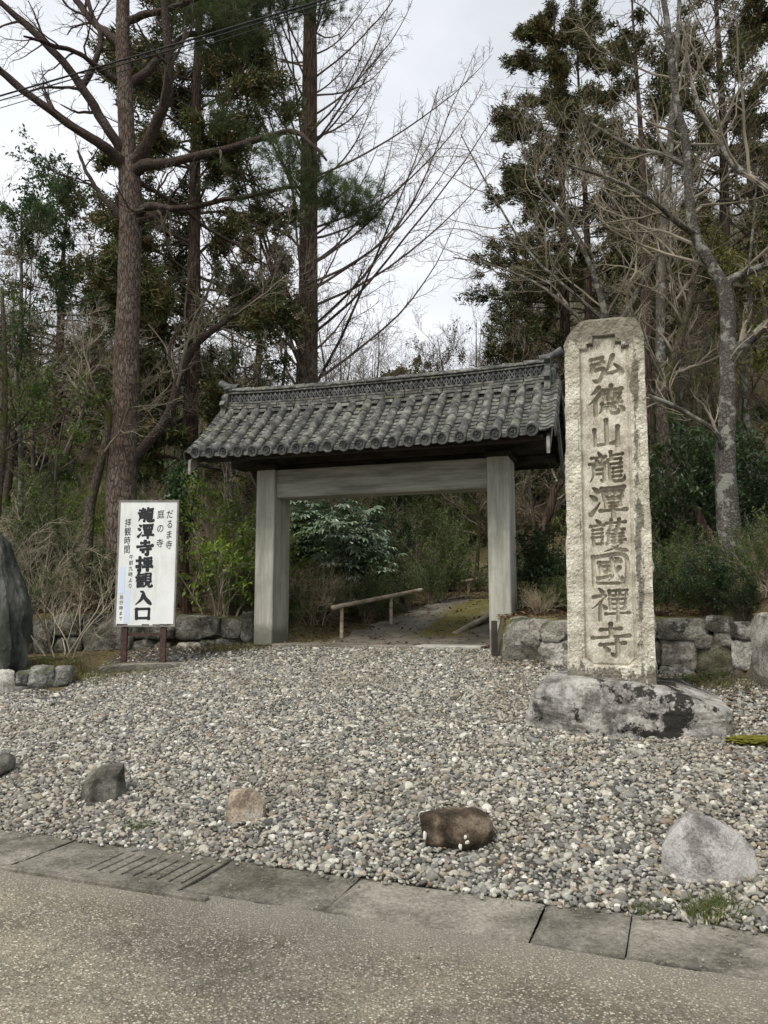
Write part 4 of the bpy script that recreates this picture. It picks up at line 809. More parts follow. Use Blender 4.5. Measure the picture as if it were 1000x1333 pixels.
# base rock
V, T = rock((1.68, 1.08, .62), 412, planes=3, boxy=.45, sub=6, rough=.05, d0=(.9, .98), s=2.0, cut=[((.1, 0, 1), .9), ((.8, -.1, .8), .92)])
b = NB('base_rock'); c = b.ramp(b.noise(4, 9, .7), [(.3, (.1, .095, .085)), (.5, (.22, .21, .19)), (.66, (.40, .385, .35))])
c = b.mix(.6, c, b.ramp(b.noise(50, 5, .75), [(.3, .25), (.7, .75)]), 'OVERLAY')
px_ = b.xyz(0); up = b.upn()
c = b.mix(b.math('MULTIPLY', b.ramp(b.noise(5, 8, .7, b.map(loc=(2, 3, 9), sc=(1, 1, .6))), [(.47, 0.), (.6, .8)]), b.ramp(b.math('ABSOLUTE', up), [(.4, 1.), (.75, .3)])), c, (.58, .56, .53))
c = b.mix(b.ramp(b.math('ADD', b.noise(3.2, 8, .7, b.map(loc=(5, 5, 5))), b.ramp(b.math('ABSOLUTE', b.math('SUBTRACT', px_, .32)), [(0, .16), (.5, 0.)])), [(.58, 0.), (.61, .95)]), c, (.016, .014, .012))
M['base_rock'] = b.done(c, .9, b.bump(b.noise(22, 8, .75), .8, .02), .2)
o = part('base_boulder', mesh('base_boulder', V, None, T, False), M['base_rock']); o.location = (2.18, 7.08, .575); o.rotation_euler = (0, .03, TH+.03)
tag(o, 'wide flat boulder with black stains under the engraved pillar', 'boulder')

# ================================================================== SIGN BOARD
sx_, sy_ = -3.19, 10.36; sz = Hs(sx_, sy_)
sg = thing('sign_board', 'upright white board with black brush writing on brown posts', 'sign', (sx_, sy_, 0), R(-1))
b = NB('white_board'); c = b.ramp(b.noise(1.6, 5), [(.35, (.70, .72, .70)), (.65, (.80, .815, .80))]); c = b.mix(b.ramp(b.noise(5, 7, .7, b.map(sc=(1, 1, .25))), [(.52, 0.), (.68, .5)]), c, (.52, .51, .45)); M['board'] = b.done(c, .45, None, .4)
b = NB('black_paint'); M['ink'] = b.done((.022, .026, .028), .5)
b = NB('rust_brown'); M['rust'] = b.done(b.ramp(b.noise(20, 6, .7), [(.3, (.04, .022, .018)), (.7, (.085, .048, .04))]), .7, b.bump(b.noise(60, 4), .4, .003), .3)
b = NB('grey_trim'); M['trim'] = b.done(b.ramp(b.noise(20, 6, .7), [(.3, (.13, .125, .11)), (.7, (.25, .24, .22))]), .6)
b = NB('pale_blue_patch'); M['patch'] = b.done((.62, .70, .84), .5, None, .4)
BW, BH, bz = .775, 1.66, 1.25
mb = MB(); mb.box((0, 0, bz+BH/2), (BW, .03, BH)); mb.build('panel', M['board'], sg)
for (cx_, cz_, w_, h_) in [(-BW/2-.011, bz+BH/2, .022, BH+.044), (BW/2+.011, bz+BH/2, .022, BH+.044), (0, bz+BH+.011, BW, .022), (0, bz-.011, BW, .022)]:
    mb = MB(); mb.box((cx_, 0, cz_), (w_, .046, h_)); mb.build('frame', M['trim'], sg)
mb = MB(); rg = np.random.default_rng(8)
for k in range(16):
    x_ = -BW/2+.02+k*.048; 
    if k in (3, 4, 5, 6, 9): continue
    mb.box((x_+.02, -.0165, bz+.006+rg.uniform(0, .006)), (.05, .003, rg.uniform(.008, .022)))
mb.build('rust_edge', M['rust'], sg)
for x_ in (-.27, .25):
    zl = Hs(sx_+x_, sy_)-.1; mb = MB(); mb.box((x_, .03, (zl+bz+BH*.9)/2+.0), (.06, .06, bz+BH*.9-zl)); mb.box((x_, .0, (zl+bz-.03)/2), (.075, .02, bz-.03-zl)); mb.build('leg', M['rust'], sg)
mb = MB(); mb.box((0, .03, bz-.12), (.46, .03, .04)); mb.build('crosspiece', M['rust'], sg)
mb = MB(); mb.box((-.325, -.0165, bz+.6), (.075, .002, .36)); mb.box((-.245, -.0165, bz+.25), (.08, .002, .44)); mb.build('cover_patch', M['patch'], sg)
V, T = rock((1.0, .5, .2), 55, planes=3, boxy=.85, sub=4, rough=.02); o = part('sign_footing', mesh('sign_footing', V, None, T), M['concrete']); o.location = (sx_-.02, sy_-.02, sz-.02); o.rotation_euler = (0, 0, R(4)); tag(o, 'flat weathered concrete slab under the white sign board', 'slab')
zoff = [0]
def ribbon(mb, pts, wd, ox, oz, w, h):    # pts 0..1
    zoff[0] += 1; y = -.0162-.00003*zoff[0]; q = np.column_stack([ox+pts[:, 0]*w, oz-pts[:, 1]*h]); d = np.gradient(q, axis=0); d /= np.linalg.norm(d, axis=1, keepdims=True)+1e-9
    # rounded ends
    nrm = np.column_stack([-d[:, 1], d[:, 0]]); r_ = (wd*w)[:, None]; q0 = q[:1]-d[:1]*r_[:1]*.5; q1 = q[-1:]+d[-1:]*r_[-1:]*.5
    L_ = np.vstack([q0+nrm[:1]*r_[:1]*.5, q+nrm*r_, q1+nrm[-1:]*r_[-1:]*.4]); R_ = np.vstack([q0-nrm[:1]*r_[:1]*.5, q-nrm*r_, q1-nrm[-1:]*r_[-1:]*.4]); n = len(L_)
    V = np.vstack([np.column_stack([L_[:, 0], np.full(n, y), L_[:, 1]]), np.column_stack([R_[:, 0], np.full(n, y), R_[:, 1]])]); mb.add(V, [[i, n+i, n+i+1, i+1] for i in range(n-1)])
tops = [0.075, .195, .315, .435, .555, .685, .80]; hts = [.115, .115, .115, .115, .115, .105, .095]
def bpos(fx, fy): return -BW/2+fx*BW, bz+BH-fy*BH
for ch, t_, h_ in zip('龍潭寺拝観入口', [.05, .182, .315, .447, .58, .72, .855], [.12, .12, .12, .12, .12, .12, .105]):
    mb = MB(); x0, z0 = bpos(.315, t_)
    for pts, wd in brush(ch, .072 if ch in '龍潭観' else .092): ribbon(mb, pts, wd, x0, z0, .29*BW, h_*BH)
    mb.build('lettering', M['ink'], sg)
def text_part(body, cx_, top, size, pitch, slant=.12, sxx=1., aspect=1.):
    for i, ch in enumerate(body):
        cu = bpy.data.curves.new('t', 'FONT'); cu.body = ch; cu.size = 1; cu.offset = .006; cu.fill_mode = 'FRONT'; to = bpy.data.objects.new('t', cu); COL.objects.link(to); dg = bpy.context.evaluated_depsgraph_get(); me = bpy.data.meshes.new_from_object(to.evaluated_get(dg)); bpy.data.objects.remove(to)
        n = len(me.vertices); V = np.empty(n*3, np.float32); me.vertices.foreach_get('co', V); V = V.reshape(-1, 3)
        if n == 0: continue
        c_ = (V.max(0)+V.min(0))/2; V = V-c_; X_ = V[:, 0]*size*sxx; Z_ = (V[:, 1]+slant*V[:, 0])*size*aspect; x0, z0 = bpos(cx_, top+pitch*i)
        V = np.column_stack([x0+X_, np.full(n, -.0172), z0+Z_-size/2]).astype(np.float32); me.vertices.foreach_set('co', V.ravel()); me.materials.clear(); me.update(); part('lettering', me, M['ink'], sg)
text_part('だるま寺', .875, .065, .125, .083, .1, .75)
text_part('庭の寺', .715, .065, .125, .118, .1, .8)
text_part('拝観時間', .145, .135, .12, .073, .06, .75)
text_part('午前九時より', .225, .43, .068, .047, .08, .9)
text_part('午后四時まで', .085, .715, .058, .043, .05, .9)
# small dark marker post near the right wall
p = P(644, 855, 9.85); mb = MB(); zg = Hs(p[0], p[1]); mb.box((0, 0, .2), (.07, .05, .52), ch=.006); o = mb.build('marker_post', m_twig('marker_wood', (.04, .036, .03), (.09, .08, .065))); o.location = (p[0], p[1], zg); o.rotation_euler = (.02, 0, .1)
tag(o, 'short dark wooden stake in the gravel before the right gate post', 'stake')
# ================================================================== VEGETATION
def veg(name, label, cat, base, layers, group=None):
    t = thing(name, label, cat, base, 0, group)
    for L_ in layers:
        nm, V, Q_, T_, m_ = L_[:5]
        V = np.asarray(V)-np.array(base); part(nm, mesh(nm, V, Q_, T_, smooth=L_[5] if len(L_) > 5 else False), M[m_], t, stuff=nm == 'seed_tassels')
    return t
def join(parts):          # [(V,Q)] -> V,Q
    Vs, Qs, n = [], [], 0
    for V, Q_ in parts:
        if len(V) == 0: continue
        Vs.append(V); Qs.append(np.asarray(Q_)+n); n += len(V)
    return np.concatenate(Vs), np.concatenate(Qs)
def res(pts, rad, n): a, b_ = spline(pts, rad, n); return a[None], b_[None]

# ------------------------------------------------ the big red pine, left
def big_pine():
    rg = np.random.default_rng(1); Y = 12.75
    tp, tr = PP([(149, 812, 25), (154, 760, 22), (157, 700, 20), (159, 600, 18.5), (163, 500, 17), (167, 400, 15.8), (170, 300, 14.4), (169, 235, 15.5), (166, 200, 12), (163, 120, 10.8), (160, 60, 10), (159, -60, 8), (150, -200, 6), (158, -330, 3)], Y)
    base = (tp[0][0], tp[0][1], Hs(tp[0][0], tp[0][1])-.05); tp[0][2] = base[2]
    V, Q_, T_ = trunk_geo(tp, tr, 70, 26, .08, 3, .12, 9)
    layers = [('trunk', V, Q_, T_, 'pine_bark', True)]
    limbs = [([(166, 222, 9), (150, 205, 8), (130, 190, 7), (95, 165, 6), (60, 140, 5.5), (0, 92, 5), (-70, 50, 4), (-120, 10, 2)], -.9, 0),
             ([(166, 214, 9), (152, 188, 7), (128, 150, 6.5), (105, 110, 6), (60, 55, 5), (0, 5, 4), (-40, -40, 3)], -.5, 0),
             ([(107, 112, 5), (125, 75, 4.2), (130, 50, 3.8), (118, 10, 3.2), (110, -40, 2)], .3, 0),
             ([(152, 106, 5), (112, 76, 3.5), (72, 60, 3), (30, 48, 1.5)], -.6, 0),
             ([(160, 60, 7), (140, 45, 5.5), (120, 28, 5), (98, -5, 4.5), (80, -60, 3)], .5, 0),
             ([(172, 218, 10), (190, 188, 8), (205, 158, 7.5), (216, 128, 7), (221, 80, 6), (217, 30, 5.5), (212, -40, 4)], -.6, 0),
             ([(165, 112, 7), (185, 98, 6), (206, 78, 5), (240, 48, 4), (285, 38, 3.5), (330, 8, 2.5), (380, -15, 1.5)], .4, 1),
             ([(174, 226, 9), (192, 216, 8), (215, 212, 6.5), (270, 200, 5.5), (320, 188, 4.5), (374, 171, 3.8), (402, 184, 3), (424, 210, 1.5)], -1.0, 1),
             ([(172, 292, 7), (190, 286, 5.5), (205, 278, 4.5), (240, 270, 4), (300, 259, 3.2), (350, 250, 2.5), (410, 240, 2)], -.4, 1),
             ([(180, 280, 6), (188, 272, 5.5), (205, 268, 4.5), (224, 272, 3)], -.9, 0),
             ([(166, 290, 6), (148, 270, 4), (128, 250, 3.2), (113, 222, 2.6), (100, 198, 1.5)], .6, 0),
             ([(163, 25, 6), (185, 18, 5), (212, 14, 4.5), (245, 3, 3.5), (300, -20, 2.5)], -.3, 1),
             ([(170, 232, 4), (225, 262, 2.8), (262, 290, 2.2), (310, 322, 1.6), (345, 345, 1.2)], .8, 0)]
    bare = []; fol = []
    for lst, dy, f in limbs:
        n0 = len(lst); l2 = [(a, b_, c_, dy*(i/(n0-1))*1.6) for i, (a, b_, c_) in enumerate(lst)]; p_, r_ = PP(l2, Y)
        p2, r2 = spline(p_, r_, 26); p2 += .02*np.stack([fbm(p2, 2., 3), fbm(p2, 2., 4), fbm(p2, 2., 5)], -1)*3
        V, Q_, T_ = trunk_geo(p2, r2, 40, 10, .09, 5, 0, 8); layers.append(('limb', V, Q_, T_, 'limb', True)); q_, s_ = spline(p2, r2, 14); (fol if f else bare).append((q_, s_))
    Pb = np.stack([a for a, _ in bare]); Rb = np.stack([a for _, a in bare]); Pf = np.stack([a for a, _ in fol]); Rf = np.stack([a for _, a in fol])
    A1 = kids(rg, Pb, Rb, 7, (.3, 1), (30, 65), (.9, 1.7), 8, .05, .16, .45, .3, .006, True); A2 = kids(rg, *A1, 5, (.25, 1), (25, 60), (.35, .7), 6, .05, .2, .5, .35, .004); A3 = kids(rg, *A2, 4, (.2, 1), (25, 60), (.4, .8), 5, .04, .2, .6, .5, .003)
    B1 = kids(rg, Pf, Rf, 6, (.45, 1), (25, 60), (.5, 1.0), 7, -.02, .14, .45, .3, .006, True); B2 = kids(rg, *B1, 6, (.25, 1), (25, 60), (.3, .5), 5, .05, .2, .5, .4, .004)
    V, Q_ = join([tubes(*A1, 5), tubes(*A2, 4), tubes(*A3, 3), tubes(*B1, 5), tubes(*B2, 3)]); layers.append(('twigs', V, Q_, None, 'twig_dark'))
    Vn, Tn = [], []; n = 0
    def tuft(c, k, T__, sp=.55, ln=.14):
        nonlocal n
        cc = np.repeat(c, k, 0); dd = np.repeat(T__, k, 0); V_, t_ = needles(rg, cc+rg.normal(0, .02, cc.shape), dd, ln, .007, sp); Vn.append(V_); Tn.append(t_+n); n += len(V_)
    c, T__ = along(rg, B2[0], 2, .3, .02); tuft(c, 14, T__)
    # dense foliage masses where the photograph shows them
    for (px, py, dy, rx, rz, k) in [(440, 262, -1.0, .62, .34, 300), (400, 235, -1.3, .35, .35, 90), (475, 285, -.8, .3, .2, 70), (290, 45, .3, .8, .45, 260), (340, 15, .5, .8, .4, 240), (390, -10, .6, .7, .35, 160), (250, 5, .2, .6, .3, 140), (365, 200, -1.2, .45, .35, 90), (420, 15, .4, .4, .2, 60), (290, 150, .5, .4, .25, 60)]:
        cc = P(px, py, Y+dy); pts = cc+rg.normal(size=(k, 3))*np.array([rx, .4, rz])*.55; dirs = rg.normal(size=(k, 3))*.5+[0, 0, .55]; dirs[:, 0] += (pts[:, 0]-cc[0])*1.2; tuft(pts, 26, dirs/np.linalg.norm(dirs, axis=1, keepdims=True), .5, .15)
    layers.append(('foliage', np.concatenate(Vn), None, np.concatenate(Tn), 'needle'))
    veg('pine_tree', 'tall pine with reddish bark and forked bare limbs behind the white sign board', 'tree', base, layers)
big_pine()

# ------------------------------------------------ conifers
def conifer(base, Ht, prof, nb, seed, r0, lean=(0, 0), ang=(62, 88), droop=-.0, sub=7, per=16, k=7, size=.13, wd=.05, gap=0., tops=1, brown=.25, clear=.1, split=None, z0=.0):
    rg = np.random.default_rng(seed); base = np.array(base, float); Vs, Qs, Ts = [], [], []; tl = []
    for t in range(tops):
        off = np.array([split*t if split else 0, .2*t, 0]); pts = np.array([base+off*min(1, f*4)+np.array([lean[0]*f, lean[1]*f, Ht*f*(1-.05*t)])+np.array([.05*math.sin(f*9+seed), .05*math.cos(f*7), 0]) for f in np.linspace(0, 1, 9)]); rad = r0*(1-np.linspace(0, .97, 9))*(1-.15*t)
        V, Q_, T_ = trunk_geo(pts, rad, 40, 12, .06, seed, .15, 5); tl.append((V, Q_, T_)); 
        if t == 0: tp, tr = spline(pts, rad, 60); TP = [(tp, tr)]
        else: tp, tr = spline(pts, rad, 60); TP.append((tp, tr))
    br = []; brr = []
    for i in range(nb):
        tp, tr = TP[i % tops]; f = clear+(1-clear)*(i+rg.random())/nb*.985; j = f*59; a = int(j); p0 = tp[a]; rr = np.interp(f, [p_[0] for p_ in prof], [p_[1] for p_ in prof])*rg.uniform(.65, 1.15)
        az = rg.uniform(0, 2*PI); el = R(90-rg.uniform(*ang)); d = np.array([math.cos(az)*math.cos(el), math.sin(az)*math.cos(el), math.sin(el)]); n = 8; pts = [p0]
        for s in range(n-1): d = d+np.array([0, 0, droop*(1 if s < 4 else -.7)])+rg.normal(0, .05, 3); d /= np.linalg.norm(d); pts.append(pts[-1]+d*rr/(n-1))
        br.append(pts); brr.append(max(.012, tr[a]*.28)*np.linspace(1, .25, n))
    B1 = (np.array(br), np.array(brr)); B2 = kids(rg, *B1, sub, (.3, 1), (30, 60), (.28, .5), 5, .02, .1, .5, .3, .006)
    V, Q_ = join([tubes(*B1, 5), tubes(*B2, 3)])
    al = np.concatenate([along(rg, B2[0], per, .2, size*.45)[0], along(rg, B1[0][:, 4:], per//2, 0, size*.5)[0]]); nzv = fbm(al, 1.1, seed % 7, 3)
    if gap: al = al[nzv > gap-.25]
    c = np.repeat(al, k, 0); D = c-np.array([np.interp(c[:, 2], TP[0][0][:, 2], TP[0][0][:, 0]), np.interp(c[:, 2], TP[0][0][:, 2], TP[0][0][:, 1]), c[:, 2]]).T; D /= np.linalg.norm(D, axis=1, keepdims=True)+.3; D[:, 2] += .2
    brn = rg.random(len(al)) < brown+.5*fbm(al, .7, 3, 2); bm_ = np.repeat(brn, k)
    out = [('trunk', tl, 'cedar_bark'), ('branches', V, Q_, None, 'twig_dark')]
    V1, T1 = needles(rg, c[~bm_]+rg.normal(0, size*.35, (int((~bm_).sum()), 3)), D[~bm_], size, wd, .9); V2_, T2 = needles(rg, c[bm_]+rg.normal(0, size*.35, (int(bm_.sum()), 3)), D[bm_], size, wd, .9)
    ly = [('trunk', t[0], t[1], t[2], 'cedar_bark', True) for t in tl]+[('branches', V, Q_, None, 'twig_dark'), ('foliage', V1, None, T1, 'cedar_leaf')]
    if len(V2_): ly.append(('foliage', V2_, None, T2, 'cedar_brown'))
    return ly
def gbase(px, Y): p = P(px, 780, Y); return (float(p[0]), float(p[1]), Hs(p[0], p[1])-.1)
# dark cedar behind the pine
bs = gbase(238, 17.5)
veg('cedar_tree', 'dark cedar with a dense brownish green crown just behind the tall pine', 'tree', bs, conifer(bs, 22.5, [(0, 1.6), (.25, 2.5), (.45, 2.5), (.7, 1.9), (.9, 1.1), (1, .3)], 120, 31, .23, (0, 0), droop=-.07, sub=9, per=20, k=12, size=.17, wd=.036, gap=.15, brown=.35, clear=.12))
bs = gbase(760, 25)
veg('cedar_tree', 'tall twin-stemmed cedar with clumped dark foliage standing behind the engraved pillar', 'tree', bs, conifer((bs[0]-.35, bs[1], bs[2]), 20.5, [(0, 2.2), (.3, 3.3), (.5, 2.9), (.7, 2.3), (.88, 1.5), (1, .3)], 170, 47, .26, (.0, 0), ang=(58, 95), droop=-.06, sub=8, per=12, k=13, size=.18, wd=.045, gap=.16, brown=.38, tops=2, split=.85, clear=.08))
bs = gbase(960, 21)
veg('cedar_tree', 'dark cedar crowding the top right corner above the grey-barked tree', 'tree', bs, conifer(bs, 20, [(0, 2.0), (.3, 2.6), (.6, 2.8), (.8, 2.3), (1, .6)], 100, 53, .24, (.5, 0), droop=-.05, sub=8, per=14, k=12, size=.17, wd=.042, gap=.22, brown=.35, clear=.3))
bs = gbase(855, 19)
veg('cedar_tree', 'slender cedar with a bare reddish trunk right behind the pillar edge', 'tree', bs, conifer(bs, 17, [(0, .8), (.4, .9), (.7, 1.5), (1, .3)], 40, 59, .19, (.1, 0), droop=-.05, sub=5, per=7, k=7, size=.15, wd=.06, gap=.3, brown=.3, clear=.55))
bs = gbase(60, 24)
veg('cedar_tree', 'brownish cedar at the left edge of the wood', 'tree', bs, conifer(bs, 11, [(0, 2.4), (.3, 2.8), (.6, 2.2), (1, .4)], 80, 61, .24, (0, 0), droop=-.08, sub=7, per=10, k=6, size=.17, wd=.055, gap=.25, brown=.6, clear=.1))
bs = gbase(1010, 30)
veg('cedar_tree', 'far rounded cedar on the slope by the right edge', 'tree', bs, conifer(bs, 12, [(0, 2.6), (.3, 3), (.6, 2.2), (1, .4)], 60, 67, .24, (0, 0), droop=-.08, sub=7, per=9, k=6, size=.2, wd=.08, gap=.2, brown=.3, clear=.05))
bs = gbase(330, 27)
veg('cedar_tree', 'lower cedar with yellowish foliage between the tall pine and the bare redwood', 'tree', bs, conifer(bs, 11.5, [(0, 2.2), (.3, 2.6), (.6, 2.0), (1, .4)], 70, 71, .22, (0, 0), droop=-.08, sub=7, per=10, k=6, size=.18, wd=.06, gap=.25, brown=.5, clear=.05))

# ------------------------------------------------ bare dawn redwood
def redwood():
    rg = np.random.default_rng(14); Y = 21.5
    tp, tr = PP([(398, 640, 17), (399, 520, 15), (401, 400, 13.5), (402, 250, 12), (403, 120, 10.5), (404, 0, 8.5), (404, -160, 6), (404, -330, 2)], Y); z = Hs(tp[0][0], tp[0][1])-.1; tp[0][2] = z; base = (tp[0][0], tp[0][1], z)
    V, Q_, T_ = trunk_geo(tp, tr, 60, 14, .06, 8, .2, 6); ly = [('trunk', V, Q_, T_, 'meta_bark', True)]
    tpp, trr = spline(tp[1:], tr[1:], 80); br, brr = [], []
    for i in range(92):
        f = .0+(i+rg.random())/92*.97; a = int(f*79); p0 = tpp[a]; az = rg.uniform(0, 2*PI); L_ = (9.0-5.2*f)*rg.uniform(.65, 1.1); el = R(rg.uniform(18, 46)); d = np.array([math.cos(az)*math.cos(el), math.sin(az)*math.cos(el), math.sin(el)]); pts = [p0]; n = 12
        for s in range(n-1): d = d+np.array([0, 0, .085])+rg.normal(0, .04, 3); d /= np.linalg.norm(d); pts.append(pts[-1]+d*L_/(n-1))
        br.append(pts); brr.append(np.linspace(max(.016, trr[a]*.15), .007, n))
    B1 = (np.array(br), np.array(brr)); B2 = kids(rg, *B1, 13, (.15, 1), (28, 50), (.8, 1.6), 8, .04, .08, .45, .4, .0065, True); B3 = kids(rg, *B2, 9, (.15, 1), (30, 60), (.3, .6), 4, .03, .1, .6, .5, .0058)
    V, Q_ = tubes(*B1, 5); ly.append(('branches', V, Q_, None, 'twig_redwood')); V, Q_ = join([tubes(*B2, 3), tubes(*B3, 3)]); ly.append(('twigs', V, Q_, None, 'twig_redwood'))
    al, T__ = along(rg, B2[0][rg.random(len(B2[0])) < .12], 3, .5, .05); V, T_ = needles(rg, al, np.tile([0, 0, -1.], (len(al), 1)), .16, .02, .2); ly.append(('seed_tassels', V, None, T_, 'leaf_dead'))
    veg('dawn_redwood', 'tall bare redwood with fine arching reddish branches behind the gate roof', 'tree', base, ly)
redwood()

# ------------------------------------------------ bare deciduous trees
def bare_layers(tp, tr, rg, lim=None, nl=(9, 6, 5, 4), L0=(.3, .5), mat_t='grey_bark', mat_w='twig_grey', up=.04, t0=.35, rough=.08, sides=12, wander=.14, leaf=None, tw=.0028):
    V, Q_, T_ = trunk_geo(tp, tr, 46, sides, rough, 3, .15, 7); ly = [('trunk', V, Q_, T_, mat_t, True)]
    P0, R0 = res(tp, tr, 24); L1 = kids(rg, P0, R0, nl[0], (t0, .98), (30, 65), L0, 12, up, wander, .36, .3, .008)
    extra = lim or []
    for lp, lr in extra:
        V, Q_, T_ = trunk_geo(lp, lr, 30, 9, rough, 4, 0, 7); ly.append(('limb', V, Q_, T_, mat_t, True)); a, b_ = res(lp, lr, 12); L1 = (np.concatenate([L1[0], a]), np.concatenate([L1[1], b_]))
    L2 = kids(rg, *L1, nl[1], (.2, 1), (28, 60), (.4, .7), 9, up, wander*1.1, .55, .35, .006); L3 = kids(rg, *L2, nl[2], (.2, 1), (28, 60), (.4, .75), 6, up, .16, .55, .4, .004); L4 = kids(rg, *L3, nl[3], (.15, 1), (28, 60), (.4, .8), 5, up, .16, .6, .6, tw)
    V, Q_ = join([tubes(*L1, 6), tubes(*L2, 5)]); ly.append(('branches', V, Q_, None, mat_w)); V, Q_ = join([tubes(*L3, 3), tubes(*L4, 3)]); ly.append(('twigs', V, Q_, None, mat_w))
    if leaf: al, T__ = along(rg, L4[0], leaf[1], .3, .03); V, T_ = leaves(rg, al, leaf[2], .5, .1); ly.append(('foliage', V, None, T_, leaf[0]))
    return ly
def setbase(tp): z = Hs(tp[0][0], tp[0][1])-.08; tp[0][2] = z; return (float(tp[0][0]), float(tp[0][1]), z)
rg = np.random.default_rng(21)
# right-hand grey mottled tree
Y = 9.35; tp, tr = PP([(972, 822, 23), (960, 755, 17), (950, 690, 14.5), (945, 610, 12.5), (947, 545, 11), (948, 480, 10), (948, 420, 9.5), (943, 378, 9), (926, 345, 8), (905, 305, 7), (897, 250, 6.2), (894, 190, 5.6), (882, 140, 5), (874, 80, 5), (866, 10, 4.2), (852, -60, 3.2), (845, -150, 2)], Y); bs = setbase(tp)
lims = [PP([(948, 475, 8, 0), (962, 455, 7.5, -.1), (982, 438, 6.5, -.2), (1012, 410, 5.5, -.4), (1060, 380, 4, -.6)], Y), PP([(941, 376, 7, 0), (955, 362, 6, .1), (985, 350, 5, .2), (1030, 330, 3.5, .4)], Y), PP([(1070, 300, 5, -.8), (1020, 262, 4.6, -.6), (985, 235, 4.2, -.4), (955, 215, 4, -.3), (938, 185, 3.8, -.2), (912, 145, 3.2, -.1), (897, 90, 2.6, 0), (890, 30, 1.5, .1)], Y),
        PP([(905, 305, 5, 0), (880, 288, 3.6, -.3), (850, 262, 3, -.6), (800, 235, 2.5, -1), (740, 215, 1.6, -1.4)], Y), PP([(895, 215, 4.5, 0), (860, 200, 3.2, .3), (820, 190, 2.4, .6), (770, 160, 1.4, .9)], Y), PP([(945, 590, 6, 0), (928, 560, 3.5, -.2), (880, 530, 3, -.4), (845, 515, 2.4, -.5)], Y)]
veg('bare_tree', 'bare tree with mottled grey bark rising behind the right end of the stone wall', 'tree', bs, bare_layers(tp, tr, rg, lims, (10, 6, 5, 4), (.16, .28), 'grey_bark', 'twig_grey', t0=.45, sides=18))
Y = 14.5; tp, tr = PP([(868, 700, 8), (866, 640, 7.5), (862, 560, 7), (860, 450, 6.5), (861, 350, 6), (866, 290, 5.5), (872, 200, 5), (878, 110, 4), (884, 20, 3), (886, -80, 1.5)], Y); bs = setbase(tp)
veg('bare_tree', 'slim straight bare tree rising close beside the right edge of the pillar', 'tree', bs, bare_layers(tp, tr, rg, None, (11, 6, 5, 3), (.18, .3), 'grey_bark', 'twig_grey', t0=.3))
Y = 11.8; tp, tr = PP([(915, 770, 9), (903, 690, 8.5), (884, 645, 8), (868, 590, 7.5), (861, 530, 7), (866, 495, 6.5), (880, 460, 6), (888, 430, 5.5), (897, 395, 4.5), (905, 340, 3), (900, 280, 1.5)], Y); bs = setbase(tp)
veg('leaning_tree', 'leaning tree with a bent mossy trunk between the pillar and the grey-barked tree', 'tree', bs, bare_layers(tp, tr, rg, [PP([(866, 500, 5), (852, 470, 4), (838, 440, 3), (820, 400, 2)], Y), PP([(888, 430, 4), (878, 390, 3.2), (872, 350, 2.4), (850, 300, 1.5)], Y)], (8, 6, 5, 4), (.2, .35), 'moss_bark', 'twig_grey', t0=.5))
Y = 10.4; tp, tr = PP([(960, 775, 7), (940, 730, 6.5), (918, 690, 6), (905, 660, 5)], Y); bs = setbase(tp); V, Q_, T_ = trunk_geo(tp, tr, 16, 10, .12, 2, 0, 9)
veg('dead_stump', 'broken dead trunk leaning left beside the grey-barked tree', 'tree stump', bs, [('trunk', V, Q_, T_, 'cedar_bark', True)])
Y = 15.5; tp, tr = PP([(800, 760, 8), (800, 600, 6.5), (795, 480, 5.2), (790, 420, 4.6), (770, 350, 3.4), (740, 290, 2.6), (700, 240, 1.7), (680, 190, 1)], Y); bs = setbase(tp)
lims = [PP([(795, 470, 3.6), (755, 415, 2.6), (700, 370, 1.9), (640, 345, 1.4), (590, 335, .8)], Y), PP([(790, 420, 3.6), (750, 385, 2.4), (690, 330, 1.8), (640, 250, 1.3), (600, 175, .8)], Y), PP([(795, 440, 5), (830, 380, 3.5), (860, 310, 2.5), (850, 230, 1.2)], Y)]
veg('bare_tree', 'bare tree spreading fine twigs leftward over the sky from behind the pillar', 'tree', bs, bare_layers(tp, tr, rg, lims, (11, 7, 6, 4), (.3, .5), 'grey_bark', 'twig_grey', t0=.35))
# tree with a thick curved limb right of the pine
Y = 14.2; tp, tr = PP([(140, 760, 7), (150, 690, 7), (165, 620, 7), (188, 582, 7), (215, 548, 6.5), (228, 515, 6), (233, 490, 5.8), (252, 452, 5), (290, 420, 4), (325, 395, 3), (350, 368, 2), (372, 330, 1.2)], Y); bs = setbase(tp)
veg('bare_tree', 'bare tree whose smooth curved stem swings right out from behind the pine trunk', 'tree', bs, bare_layers(tp, tr, rg, [PP([(232, 500, 4.5), (222, 460, 3.8), (232, 430, 3.2), (262, 400, 2.2), (280, 350, 1.2)], Y)], (9, 6, 5, 4), (.25, .4), 'limb', 'twig_grey', t0=.45))
Y = 12.6; tp, tr = PP([(112, 770, 8), (115, 690, 7), (118, 655, 6.5), (132, 600, 5.5), (140, 560, 5), (141, 530, 4.5), (120, 505, 3), (95, 470, 2)], Y); bs = setbase(tp)
veg('bare_tree', 'dark crooked small tree close against the left side of the pine', 'tree', bs, bare_layers(tp, tr, rg, [PP([(85, 592, 4.5), (100, 560, 4), (112, 525, 3.6), (115, 495, 3), (112, 450, 2)], Y)], (9, 6, 5, 3), (.3, .5), 'moss_bark', 'twig_grey', t0=.4))
